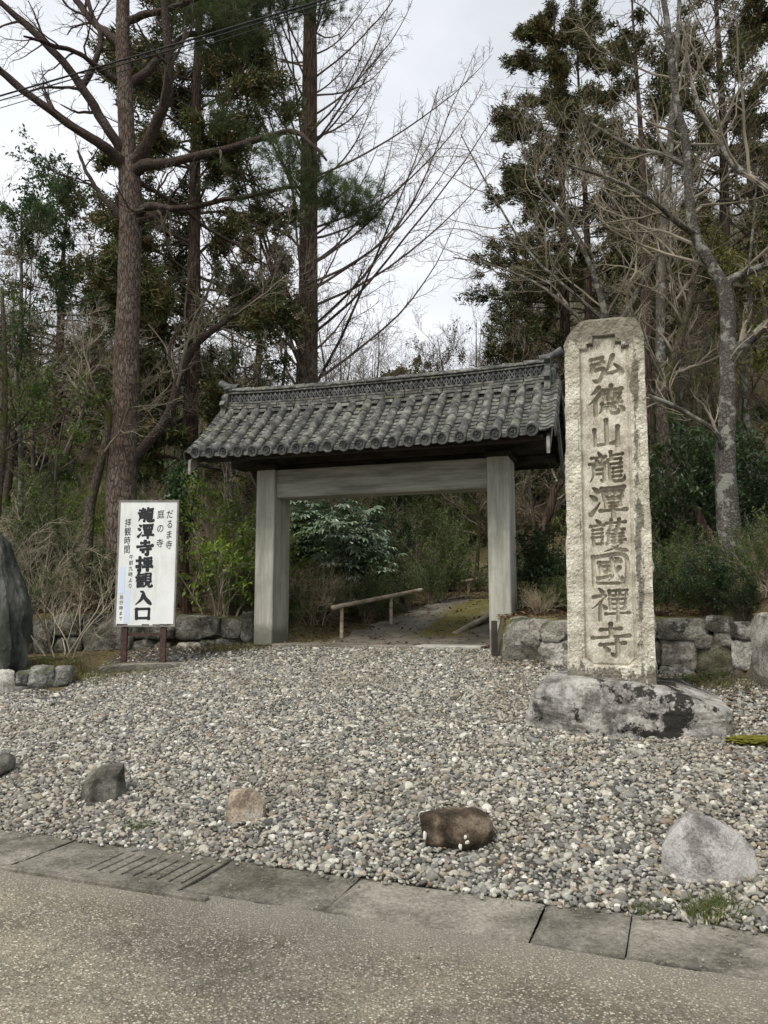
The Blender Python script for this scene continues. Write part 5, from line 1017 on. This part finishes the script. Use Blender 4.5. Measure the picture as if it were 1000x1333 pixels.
# small tree leaning over right of the gate
Y = 13.2; tp, tr = PP([(712, 800, 7), (712, 740, 6.5), (705, 700, 6), (716, 665, 5.5), (722, 640, 5), (735, 620, 4.5), (742, 580, 3.5), (730, 520, 2.5)], Y); bs = setbase(tp)
veg('bare_tree', 'small crooked brown tree between the right gate post and the pillar', 'tree', bs, bare_layers(tp, tr, rg, None, (8, 5, 4, 3), (.3, .5), 'cedar_bark', 'twig_grey', t0=.4))

# generic bare trees of the wood, copies of four
def generic(seed, Ht, r0, mt, mw, leaf=None, nl=(12, 6, 5, 3)):
    rg = np.random.default_rng(seed); pts = np.array([[.35*math.sin(f*3+seed)*f, .3*math.cos(f*4+seed)*f, Ht*f] for f in np.linspace(0, 1, 8)]); rad = r0*np.linspace(1, .12, 8); return bare_layers(pts, rad, rg, None, nl, (.28, .45), mt, mw, t0=.22, leaf=leaf, tw=.004)
gens = [generic(3, 7.5, .09, 'grey_bark', 'twig_grey'), generic(4, 6.5, .07, 'moss_bark', 'twig_red'), generic(5, 8.5, .1, 'grey_bark', 'twig_red'), generic(6, 5.5, .07, 'moss_bark', 'twig_grey', ('leaf_olive', 1, .07))]
LBT = ['slender bare tree with grey twigs in the wood behind the gate', 'bare tree with mossy stem and reddish twigs in the wood', 'taller bare tree with grey bark and reddish twigs in the wood', 'small tree with sparse olive leaves in the wood']
GRP = ['grey-twigged bare trees of the wood', 'mossy reddish-twigged trees of the wood', 'taller reddish-twigged trees of the wood', 'sparse-leaved olive trees of the wood']
spots = {0: [(350, 21, 1), (455, 19.5, .8), (655, 19, .85), (690, 30, 1.2), (20, 17, .9), (300, 17, .75), (480, 33, 1.2), (610, 36, 1.2)], 1: [(510, 28, .9), (70, 15, .8), (330, 15.5, .62), (700, 17, .8), (930, 20, 1.1), (260, 25, 1.1)], 2: [(-40, 22, 1.1), (430, 31, 1.1), (585, 30, 1), (990, 16, 1), (660, 27, 1), (210, 22, .9), (900, 27, 1.2)], 3: [(620, 22, .9), (380, 18, .7), (40, 20, 1.1), (960, 24, 1.2), (90, 29, 1.2), (590, 27, 1)]}
roots = {}
rg = np.random.default_rng(9)
for g, lst in spots.items():
    for i, (px, Y, s) in enumerate(lst):
        bs = gbase(px, Y)
        if i == 0: o = veg('bare_tree', LBT[g], 'tree', (0, 0, 0), gens[g], GRP[g]); roots[g] = o
        else: o = copy_tree(roots[g])
        o.location = bs; o.rotation_euler = (rg.normal(0, .05), rg.normal(0, .05), rg.uniform(0, 6.28)); o.scale = (s, s, s*rg.uniform(.9, 1.1))

# ------------------------------------------------ shrubs
def shrub(seed, Ht, W_, ns, mw, leaf=None, nl=(6, 5, 4), spread=.5, thick=.012, up=.06):
    rg = np.random.default_rng(seed); br, brr = [], []
    for i in range(ns):
        az = rg.uniform(0, 6.28); el = R(rg.uniform(50, 85)); d = np.array([math.cos(az)*math.cos(el), math.sin(az)*math.cos(el), math.sin(el)]); p0 = np.array([rg.normal(0, .1*W_), rg.normal(0, .1*W_), -.03]); pts = [p0]; n = 9; L_ = Ht*rg.uniform(.75, 1.15)
        for s in range(n-1): d = d+rg.normal(0, .11, 3)+np.array([d[0]*.08*spread, d[1]*.08*spread, up*.3]); d /= np.linalg.norm(d); pts.append(pts[-1]+d*L_/(n-1))
        br.append(pts); brr.append(np.linspace(thick, thick*.3, n)*rg.uniform(.7, 1.2))
    B1 = (np.array(br), np.array(brr)); B2 = kids(rg, *B1, nl[0], (.15, 1), (25, 55), (.35, .6), 6, up, .13, .6, .4, .0035); B3 = kids(rg, *B2, nl[1], (.15, 1), (25, 60), (.45, .8), 5, up, .15, .6, .5, .0026); B4 = kids(rg, *B3, nl[2], (.15, 1), (25, 60), (.4, .8), 4, up, .15, .65, .6, .002) if nl[2] else None
    V, Q_ = join([tubes(*B1, 5), tubes(*B2, 3), tubes(*B3, 3)]+([tubes(*B4, 3)] if B4 else [])); ly = [('stems', V, Q_, None, mw)]
    if leaf:
        m_, k, size, asp, drop = leaf; al, T__ = along(rg, (B4 or B3)[0], k, .1, size*.4); V, T_ = leaves(rg, al, size, asp, drop, 1., .12, T__*1.2, .8); ly.append(('foliage', V, None, T_, m_))
    return ly
def put(ly, name, label, cat, px, Y, group=None, s=1, dz=0, root=None, rz=0):
    bs = gbase(px, Y); o = veg(name, label, cat, (0, 0, 0), ly, group) if root is None else copy_tree(root)
    o.location = (bs[0], bs[1], bs[2]+.1+dz); o.scale = (s, s, s); o.rotation_euler = (0, 0, rz); return o
pale = put(shrub(81, 1.75, 1, 9, 'twig_pale', None, (6, 5, 4), 1.3, .011), 'bare_shrub', 'pale leafless shrub with a tangle of twigs left of the sign board', 'shrub', 82, 11.4, dz=-.05)
o = put(None, 'bare_shrub', '', 'shrub', 40, 12.6, root=pale, rz=2, s=1.05); o['label'] = 'pale leafless shrub behind the top of the dark standing stone'
gs = put(shrub(83, 1.25, 1, 12, 'twig_grey', ('leaf_bright', 4, .075, .45, .2), (5, 4, 3), .8), 'green_shrub', 'bright yellow-green leafy shrub against the left gate post', 'shrub', 288, 12.2, s=1.3)
ev = put(shrub(84, 1.5, 1, 12, 'twig_dark', ('leaf_dark', 5, .07, .5, .3), (6, 5, 3), .8), 'evergreen_shrub', 'dark evergreen bush right of the pillar under the leaning mossy trunk', 'shrub', 885, 11.2, s=1.1)
for (px, Y, s, lb) in [(925, 12.0, 1.2, 'dark evergreen bush between leaning mossy trunk and grey-barked tree'), (715, 11.3, .8, 'small dark evergreen bush between right gate post and pillar'), (875, 14.5, 1.6, 'tall dark evergreen bush farther back beyond the leaning mossy trunk'), (1000, 12.5, 1.3, 'dark evergreen bush at the right edge behind the grey-barked tree')]:
    o = put(None, 'evergreen_shrub', '', 'shrub', px, Y, root=ev, rz=px, s=s); o['label'] = lb
ms = put(shrub(85, 1.5, 1, 14, 'twig_grey', ('leaf_mid', 4, .065, .45, .2), (6, 5, 3), .9), 'leafy_shrub', 'round mid-green leafy bush inside the gateway beside the path', 'shrub', 572, 16.0, s=.9)
for (px, Y, s, lb) in [(690, 12.5, .75, 'mid-green bush just right of the right gate post'), (530, 14.6, .55, 'low green bush by the stone post inside the gateway'), (478, 13.5, .5, 'low green bush under the bamboo rail inside the gateway'), (25, 14., 1.2, 'green bush left of the pale leafless shrubs'), (505, 13.9, .45, 'low green bush near the far end of the bamboo rail'), (345, 14.5, 1.0, 'mid-green bush seen just inside the left gate post'), (560, 15.3, .5, 'low green bush at the path edge farther in')]:
    o = put(None, 'leafy_shrub', '', 'shrub', px, Y, root=ms, rz=px, s=s); o['label'] = lb
br = put(shrub(86, 1.15, 1, 22, 'twig_brown', None, (7, 5, 3), 1.6, .007), 'bare_shrub', 'low tangle of dry brown twigs beside the left gate post inside', 'shrub', 405, 12.9, s=.85)
# fatsia with big palmate leaves
def fatsia(seed, Ht, n_st):
    rg = np.random.default_rng(seed); br, brr = [], []
    for i in range(n_st):
        az = rg.uniform(0, 6.28); el = R(rg.uniform(55, 85)); d = np.array([math.cos(az)*math.cos(el), math.sin(az)*math.cos(el), math.sin(el)]); pts = [np.array([rg.normal(0, .2), rg.normal(0, .2), -.03])]; L_ = Ht*rg.uniform(.6, 1.05)
        for s in range(7): d = d+rg.normal(0, .1, 3); d /= np.linalg.norm(d); pts.append(pts[-1]+d*L_/7)
        br.append(pts); brr.append(np.linspace(.018, .01, 8))
    B1 = (np.array(br), np.array(brr)); V0, Q0 = tubes(*B1, 6); Vs, Ts = [], []; n = 0; pet = []; 
    for st in B1[0]:
        for k in range(22):
            c0 = st[-1-int(rg.random()**2*3.5)]+rg.normal(0, .02, 3); az = rg.uniform(0, 6.28); el = R(rg.uniform(-15, 65)); d = np.array([math.cos(az)*math.cos(el), math.sin(az)*math.cos(el), math.sin(el)]); L_ = rg.uniform(.18, .36); e = c0+d*L_; pet.append([c0, (c0+e)/2+[0, 0, .02], e])
            f = np.array([math.cos(az), math.sin(az), -.15]); up = np.array([0, 0, 1.])+rg.normal(0, .25, 3)+f*.15; f = f-up*(f@up)/(up@up); f /= np.linalg.norm(f); s_ = np.cross(up, f); s_ /= np.linalg.norm(s_); up = np.cross(f, s_); sz_ = rg.uniform(.15, .25)
            for a in np.radians([-115, -75, -38, 0, 38, 75, 115]):
                dd = f*math.cos(a)+s_*math.sin(a); w_ = -f*math.sin(a)+s_*math.cos(a); l_ = sz_*(1-.35*abs(a)/2); Vs += [e, e+dd*l_*.55+w_*l_*.17+up*.01, e+dd*l_-up*.035, e+dd*l_*.55-w_*l_*.17+up*.01, e+dd*l_*.5-up*.006]; Ts += [[n, n+4, n+1], [n+1, n+4, n+2], [n, n+3, n+4], [n+4, n+3, n+2]]; n += 5
    pt = np.array(pet); V1, Q1 = tubes(pt, np.full(pt.shape[:2], .004), 3); V, Q_ = join([(V0, Q0), (V1, Q1)]); return [('stems', V, Q_, None, 'leaf_mid'), ('foliage', np.array(Vs), None, np.array(Ts), 'leaf_fatsia')]
M['leaf_fatsia'] = m_leaf('leaf_fatsia', (.14, .2, .12), (.22, .3, .18), (.34, .4, .29), .3, .7, .1)
fa = put(fatsia(91, 1.45, 11), 'fatsia_shrub', 'broad-leaved shrub with pale glossy hand-shaped leaves, right one inside the gateway', 'shrub', 475, 14.4, s=1.05)
for (px, Y, s, lb) in [(400, 14.8, 1.1, 'broad-leaved shrub with pale glossy hand-shaped leaves next to the left gate post'), (430, 16.2, 1.2, 'broad-leaved shrub with glossy leaves behind the two front ones')]:
    o = put(None, 'fatsia_shrub', '', 'shrub', px, Y, root=fa, rz=px, s=s); o['label'] = lb
# ivy-covered stump
Y = 12.5; tp, tr = PP([(243, 800, 7), (240, 740, 6.5), (238, 680, 6), (236, 625, 5)], Y); bs = setbase(tp); V, Q_, T_ = trunk_geo(tp, tr, 20, 10, .1, 2, .1, 8); rg = np.random.default_rng(5)
c = P(236, 650, Y)+rg.normal(size=(1500, 3))*np.array([.13, .13, .3]); V2, T2 = leaves(rg, c, .085, .6, .5, .6)
veg('ivy_stump', 'short trunk topped with dark ivy behind the right edge of the sign board', 'tree stump', bs, [('trunk', V, Q_, T_, 'cedar_bark', True), ('foliage', V2, None, T2, 'leaf_dark')])
# broad-leaved evergreens: left edge
def broad(px, Y, Ht, crown, m_, label, seed, n=9000, size=.1, r0=.1):
    bs = gbase(px, Y); rg = np.random.default_rng(seed); pts = np.array([[bs[0]+.2*math.sin(f*3), bs[1], bs[2]+Ht*f] for f in np.linspace(0, 1, 6)]); ly = bare_layers(pts, r0*np.linspace(1, .2, 6), rg, None, (12, 6, 4, 2), (.3, .5), 'moss_bark', 'twig_dark', t0=.3)
    # leaves at the twigs
    tw = ly[-1][1]; pick = tw[rg.integers(0, len(tw), n)]; nz_ = fbm(pick, 1.3, seed % 5); pick = pick[nz_ > -.12]; V, T_ = leaves(rg, pick+rg.normal(0, .05, pick.shape), size, .45, .3, .8); ly.append(('foliage', V, None, T_, m_)); return veg('evergreen_tree', label, 'tree', bs, ly)
broad(-25, 12.6, 5.6, 1.6, 'leaf_mid', 'broad-leaved evergreen tree at the left edge above the standing stone', 5, 7000, .085)
broad(-5, 17.5, 8.5, 2, 'leaf_dark', 'taller dark broad-leaved tree at the left edge against the sky', 6, 12000)
broad(1010, 14.5, 6.5, 2, 'leaf_olive', 'olive-leaved tree by the right edge behind the grey-barked tree', 7, 9000)
broad(700, 33, 8.5, 2, 'leaf_dark', 'far dark evergreen tree above the right end of the gate roof', 8, 9000, .16, .14)
broad(525, 48, 9, 2, 'leaf_olive', 'far yellowish tree on the skyline above the gate roof', 10, 9000, .22, .16)
broad(290, 21, 6.5, 2, 'leaf_mid', 'green evergreen tree seen above the left end of the gate roof', 12, 9000, .12, .1)

# ------------------------------------------------ undergrowth and the wood on the hill (stuff)
def scatter_area(n, x0, x1, y0, y1, seed, cond, smin, smax):
    rg = np.random.default_rng(seed); x = rg.uniform(x0, x1, n); y = rg.uniform(y0, y1, n); k = cond(x, y) & (np.abs(x) < .6*y+2.5); x, y = x[k], y[k]; z = H(x, y)-.02; K = len(x); s = rg.uniform(smin, smax, K)
    return np.stack([x, y, z], -1), np.stack([rg.normal(0, .08, K), rg.normal(0, .08, K), rg.uniform(0, 6.28, K)], -1), np.stack([s, s, s*rg.uniform(.8, 1.2, K)], -1), rg.random(K)
def offpath(x, y):
    lx, ly = gloc(x, y); return (y > yline(x)+.3) & ~((np.abs(lx) < 4.2) & (ly < 8)) & ~((lx > -1.9) & (lx < 2.2) & (ly < 6.5)) & ~((np.abs(lx) < 3.2) & (ly < 1.6)) & ~((lx > -1.6) & (lx < 1.9) & (ly < 15))
def offlow(x, y):
    lx, ly = gloc(x, y); return (y > yline(x)+.3) & ~((lx > -1.5) & (lx < 2.0) & (ly < 7)) & ~((np.abs(lx) < 2.2) & (ly < .5))
ch = lambda o, *nm: [c_ for c_ in o.children]
und = scatter('undergrowth', *scatter_area(520, -16, 17, 12, 27, 41, offpath, .55, 1.15), src_objects([ch(pale), ch(br), ch(ms), ch(br), ch(gs), ch(br), ch(ev), ch(br)]), None)
tag(und, 'tangled brown and green undergrowth covering the banks behind the walls', 'undergrowth')
low = scatter('low_undergrowth', *scatter_area(900, -8, 9, 7, 19, 43, offlow, .22, .45), src_objects([ch(br), ch(ms), ch(ms), ch(ev), ch(pale)]), None)
tag(low, 'low dry twigs and weeds on the banks beside the path', 'undergrowth')
wd = scatter('hill_wood', *scatter_area(700, -48, 50, 26, 78, 45, lambda x, y: y > 26, .7, 1.15), src_objects([ch(roots[0]), ch(roots[1]), ch(roots[3]), ch(roots[2]), ch(roots[3])]), None)
tag(wd, 'brown leafless wood covering the far hillside', 'wood')
wu = scatter('hill_undergrowth', *scatter_area(1500, -45, 48, 25, 70, 47, lambda x, y: y > 25, 1.0, 2.0), src_objects([ch(br), ch(ms), ch(pale), ch(br)]), None)
tag(wu, 'scrub under the trees of the far hillside', 'undergrowth')
# fallen leaves, weeds
rg = np.random.default_rng(12)
def litter(name, label, x, y, size, m_, dz=.02):
    z = H(x, y)+dz; c = np.stack([x, y, z], -1)+np.random.default_rng(2).normal(0, .006, (len(x), 3)); V, T_ = leaves(np.random.default_rng(3), c, size, .6, 0, 4., .1, np.stack([rg.normal(size=len(x)), rg.normal(size=len(x)), rg.normal(0, .15, len(x))], -1), .1); tag(part(name, mesh(name, V, None, T_), M[m_]), label, 'leaf litter', kind='stuff')
n = 20000; x = rg.uniform(-5.5, 5, n); y = rg.uniform(3.9, 12, n); w1 = sm(1.6, 0, 11.75-y)*sm(-1., -2.2, x)+sm(.9, .1, -(y-9.62+(x-1.52)*.636))*sm(1.2, 1.7, x)+sm(2.2, 3.4, x)*.75+.03; k = (rg.random(n) < w1) & (qd(x, y) > 0); litter('fallen_leaves', 'brown fallen leaves scattered on the gravel margins', x[k], y[k], .045, 'leaf_dead', .025)
n = 26000; x = rg.uniform(-9, 9, n); y = rg.uniform(9, 20, n); k = (y > yline(x)) ; litter('bank_litter', 'dry leaf litter covering the banks under the shrubs', x[k], y[k], .07, 'leaf_dead', .02)
M['weed'] = m_leaf('weed_blades', (.09, .1, .03), (.15, .15, .05), (.3, .26, .14), .6, .3)
def blades(name, label, cx_, cy_, rx, ry, n, ln, cat='grass', kind=None, m_='grass'):
    rg = np.random.default_rng(int(abs(cx_)*100)+n); x = cx_+rg.normal(size=n)*rx*.5; y = cy_+rg.normal(size=n)*ry*.5; c = np.stack([x, y, H(x, y)+.0], -1); D = np.stack([(x-cx_)/rx*.5, (y-cy_)/ry*.5, np.full(n, 1.)], -1)
    p = np.stack([c, c+D*ln*.5, c+(D+rg.normal(0, .35, D.shape)*[1, 1, .2]-[0, 0, .25])*ln], 1)*1.0; Rr = np.tile([.0028, .0024, .0006], (n, 1)); V, Q_ = tubes(p, Rr*(ln/.1)**.5, 3); o = part(name, mesh(name, V-np.array([cx_, cy_, Hs(cx_, cy_)]), Q_), M[m_]); o.location = (cx_, cy_, Hs(cx_, cy_)); return tag(o, label, cat, kind=kind)
for (px, py, Y, rx, n, ln, lb) in [(915, 1205, 3.9, .12, 160, .085, 'larger bright green grass tuft at the gravel edge below the pale jagged boulder'), (942, 1192, 3.98, .08, 80, .07, 'grass tuft at the gravel edge, rightmost and nearest the pale boulder'), (838, 1200, 3.98, .07, 60, .05, 'small grass tuft at the kerb left of the pale boulder'), (175, 1076, 5.35, .1, 120, .04, 'small green weed in the gravel between the dark and orange rocks'), (228, 1104, 5.02, .06, 40, .03, 'tiny green weed at the kerb above the drain slots')]:
    p = P(px, py, Y); blades('grass_tuft', lb, p[0], p[1], rx, rx, n, ln)
rg = np.random.default_rng(15)
for i, (x, y, rx, ry, n, ln) in enumerate([(-3.9, 10.1, .9, .5, 1300, .1), (-2.3, 11.35, .6, .25, 500, .09), (3.3, 8.0, .5, .3, 500, .1)]):
    blades('weeds', ['yellowish grass and weeds at the foot of the left stone wall', 'sparse weeds along the wall left of the gate post', 'weeds at the foot of the right wall beyond the pillar'][i], x, y, rx, ry, n, ln, 'weeds', 'stuff', 'weed')
def fern(px, py, Y, s, label, seed, n=14):
    p = P(px, py, Y); rg = np.random.default_rng(seed); z = Hs(p[0], p[1]); Vs, Ts = [], []; k = 0
    for i in range(n):
        az = rg.uniform(0, 6.28); pts = []; 
        for j in range(12):
            f = j/11; r_ = s*f; c = np.array([math.cos(az)*r_, math.sin(az)*r_, s*(.75*f-.75*f*f)+.02]); w_ = s*.2*math.sin(PI*min(1, f*.9+.12)); sd_ = np.array([-math.sin(az), math.cos(az), 0]); d = np.array([math.cos(az), math.sin(az), .2])
            for sg in (-1, 1): Vs += [c, c+sd_*sg*w_+d*w_*.35, c+d*s*.05]; Ts.append([k, k+1, k+2]); k += 3
    o = part('fern', mesh('fern', Vs, None, Ts), M['leaf_mid']); o.location = (p[0], p[1], z); tag(o, label, 'fern')
fern(62, 868, 10.3, .38, 'fern between the dark standing stone and the left wall', 1); fern(905, 890, 8.05, .3, 'fern at the foot of the mossy stone right of the pillar', 2); fern(930, 880, 8.15, .26, 'smaller fern beside the mossy wall stone right of the pillar', 3)
# moss patch on the gravel at right
V, T = rock((.42, .3, .05), 9, planes=2, boxy=.1, sub=5, rough=.2, s=7); b = NB('bright_moss'); M['moss'] = b.done(b.ramp(b.noise(9, 6, .7), [(.3, (.09, .09, .015)), (.7, (.2, .19, .03))]), .95, b.bump(b.noise(60, 5), .9, .02), .1)
p = P(985, 966, 6.3); o = part('moss_patch', mesh('moss_patch', V, None, T), M['moss']); o.location = (p[0], p[1], Hs(p[0], p[1])+.01); tag(o, 'yellow-green moss cushion on the gravel right of the base boulder', 'moss', kind='stuff')

# ================================================================== inside the gateway: rails, post, houses; cables overhead
b = NB('bamboo'); M['bamboo'] = b.done(b.ramp(b.noise(5, 5, .6, b.map(sc=(1, 1, 4))), [(.3, (.22, .17, .11)), (.7, (.46, .40, .31))]), .6, None, .3)
def rail(a, b_, posts, label, r_=.035):
    A, B = P(*a), P(*b_); t = thing('bamboo_rail', label, 'railing', (A[0], A[1], Hs(A[0], A[1]))); o0 = np.array(t.location); n = 40; pts = np.linspace(A, B, n); rad = np.full(n, r_)+.004*(np.arange(n) % 9 == 0); V, Q_ = tubes(pts[None], rad[None], 10)
    e = len(V); V = np.vstack([V, pts[:1], pts[-1:]]); T_ = [[(i+1) % 10, i, e] for i in range(10)]+[[e-10+i, e-10+(i+1) % 10, e+1] for i in range(10)]; part('pole', mesh('pole', V-o0, Q_, T_, True), M['bamboo'], t)
    for f in posts:
        c = A+(B-A)*f; zg = Hs(c[0], c[1])-.05; mb = MB(); mb.box((c[0]-o0[0], c[1]-o0[1], (zg+c[2]-r_)/2-o0[2]), (.055, .055, c[2]-r_-zg), ch=.012); mb.build('post', M['bamboo'], t)
    return t
rail((433, 791, 11.9), (549, 768, 13.9), (.09, .62), 'long pale bamboo rail on two posts, left side of the path inside the gateway')
rail((604, 757, 17.6), (640, 751, 19.5), (.15, .45, .9), 'far bamboo rail across the end of the path inside the gateway')
rail((581, 781, 16.2), (604, 776, 16.8), (.1, .9), 'short low bamboo rail at the far left edge of the path', .03)
rail((592, 826, 12.0), (641, 800, 13.0), (), 'fallen bamboo pole lying along the right edge of the path', .05)
rail((597, 829, 11.95), (613, 831, 11.9), (), 'short piece of bamboo lying by the end of the fallen pole', .035)
p = P(525, 770, 14.9); mb = MB(); mb.box((0, 0, .32), (.17, .17, .8), ch=.02); mb.box((0, 0, .74), (.12, .12, .06), ch=.02); o = mb.build('stone_post', M['pale_concrete']); o.location = (p[0], p[1], Hs(p[0], p[1])-.05); tag(o, 'square pale stone post among the bushes inside the gateway', 'post')
def house(px, pyb, Y, w, d, h, rh, label, roofm, wallm, rz=0):
    p = P(px, pyb, Y); t = thing('house', label, 'house', (p[0], p[1], p[2]), rz); mb = MB(); mb.box((0, 0, h/2-.5), (w, d, h+1)); mb.build('wall', M[wallm], t)
    mb = MB(); e_ = min(.5, w*.1); V = [(-w/2-e_, -d/2-e_, h), (w/2+e_, -d/2-e_, h), (w/2+e_, d/2+e_, h), (-w/2-e_, d/2+e_, h), (-w/2-e_*.4, 0, h+rh), (w/2+e_*.4, 0, h+rh)]; mb.add(V, [[0, 1, 5, 4], [2, 3, 4, 5], [0, 3, 2, 1]], [[0, 4, 3], [1, 2, 5]]); rf = mb.build('roof', M[roofm], t)
    for k in range(10): mb = MB(); mb.box((0, -(d/2+e_)*(1-k/10), h+rh*k/10+e_*.1), (w+e_*1.4, e_*.35, e_*.12)); mb.build('tile_course', M[roofm], rf)
    for x_ in (-w*.3, 0, w*.3): mb = MB(); mb.box((x_, -d/2-e_*.04, h*.5), (w*.18, e_*.12, h*.45)); wn = mb.build('window', M['dwood'], t); mb = MB(); mb.box((x_, -d/2-e_*.12, h*.5), (w*.15, e_*.04, h*.38)); mb.build('pane', M['slate'], wn)
    return t
b = NB('plaster'); M['plaster'] = b.done(b.ramp(b.noise(3, 5), [(.3, (.5, .49, .46)), (.7, (.66, .65, .62))]), .8)
b = NB('red_roof'); M['red_roof'] = b.done((.25, .11, .07), .8)
house(612, 690, 34, 7, 5, 2.2, 1.7, 'house with a grey tiled roof glimpsed through the gateway', 'tile', 'plaster', .1)
house(612, 697, 27, .55, .4, .32, .14, 'small white hut with a reddish roof glimpsed through the gateway', 'red_roof', 'plaster', -.3)
b = NB('cable_black'); M['cable'] = b.done((.02, .02, .022), .6)
for i, (a, b_, r_, sg, lb) in enumerate([((-60, 142, 11.8), (460, -12, 9.5), .014, .12, 'thick black cable crossing the top left sky, upper of the bundle'), ((-60, 148, 11.8), (480, -14, 9.6), .009, .2, 'thin black cable sagging just below the thick one'), ((-60, 158, 11.9), (470, -6, 9.4), .006, .3, 'thinnest cable sagging lowest across the pine limbs')]):
    A, B = P(*a), P(*b_); d = B-A; A2 = A-d*1.2; B2 = B+d*1.2; f = np.linspace(0, 1, 60)[:, None]; pts = A2+(B2-A2)*f-np.array([0, 0, 1])*sg*4*f*(1-f)*1.0+np.array([0, 0, 1])*sg*.9; V, Q_ = tubes(pts[None], np.full((1, 60), r_), 6); o = part('overhead_cable', mesh('overhead_cable', V, Q_), M['cable']); tag(o, lb, 'cable')
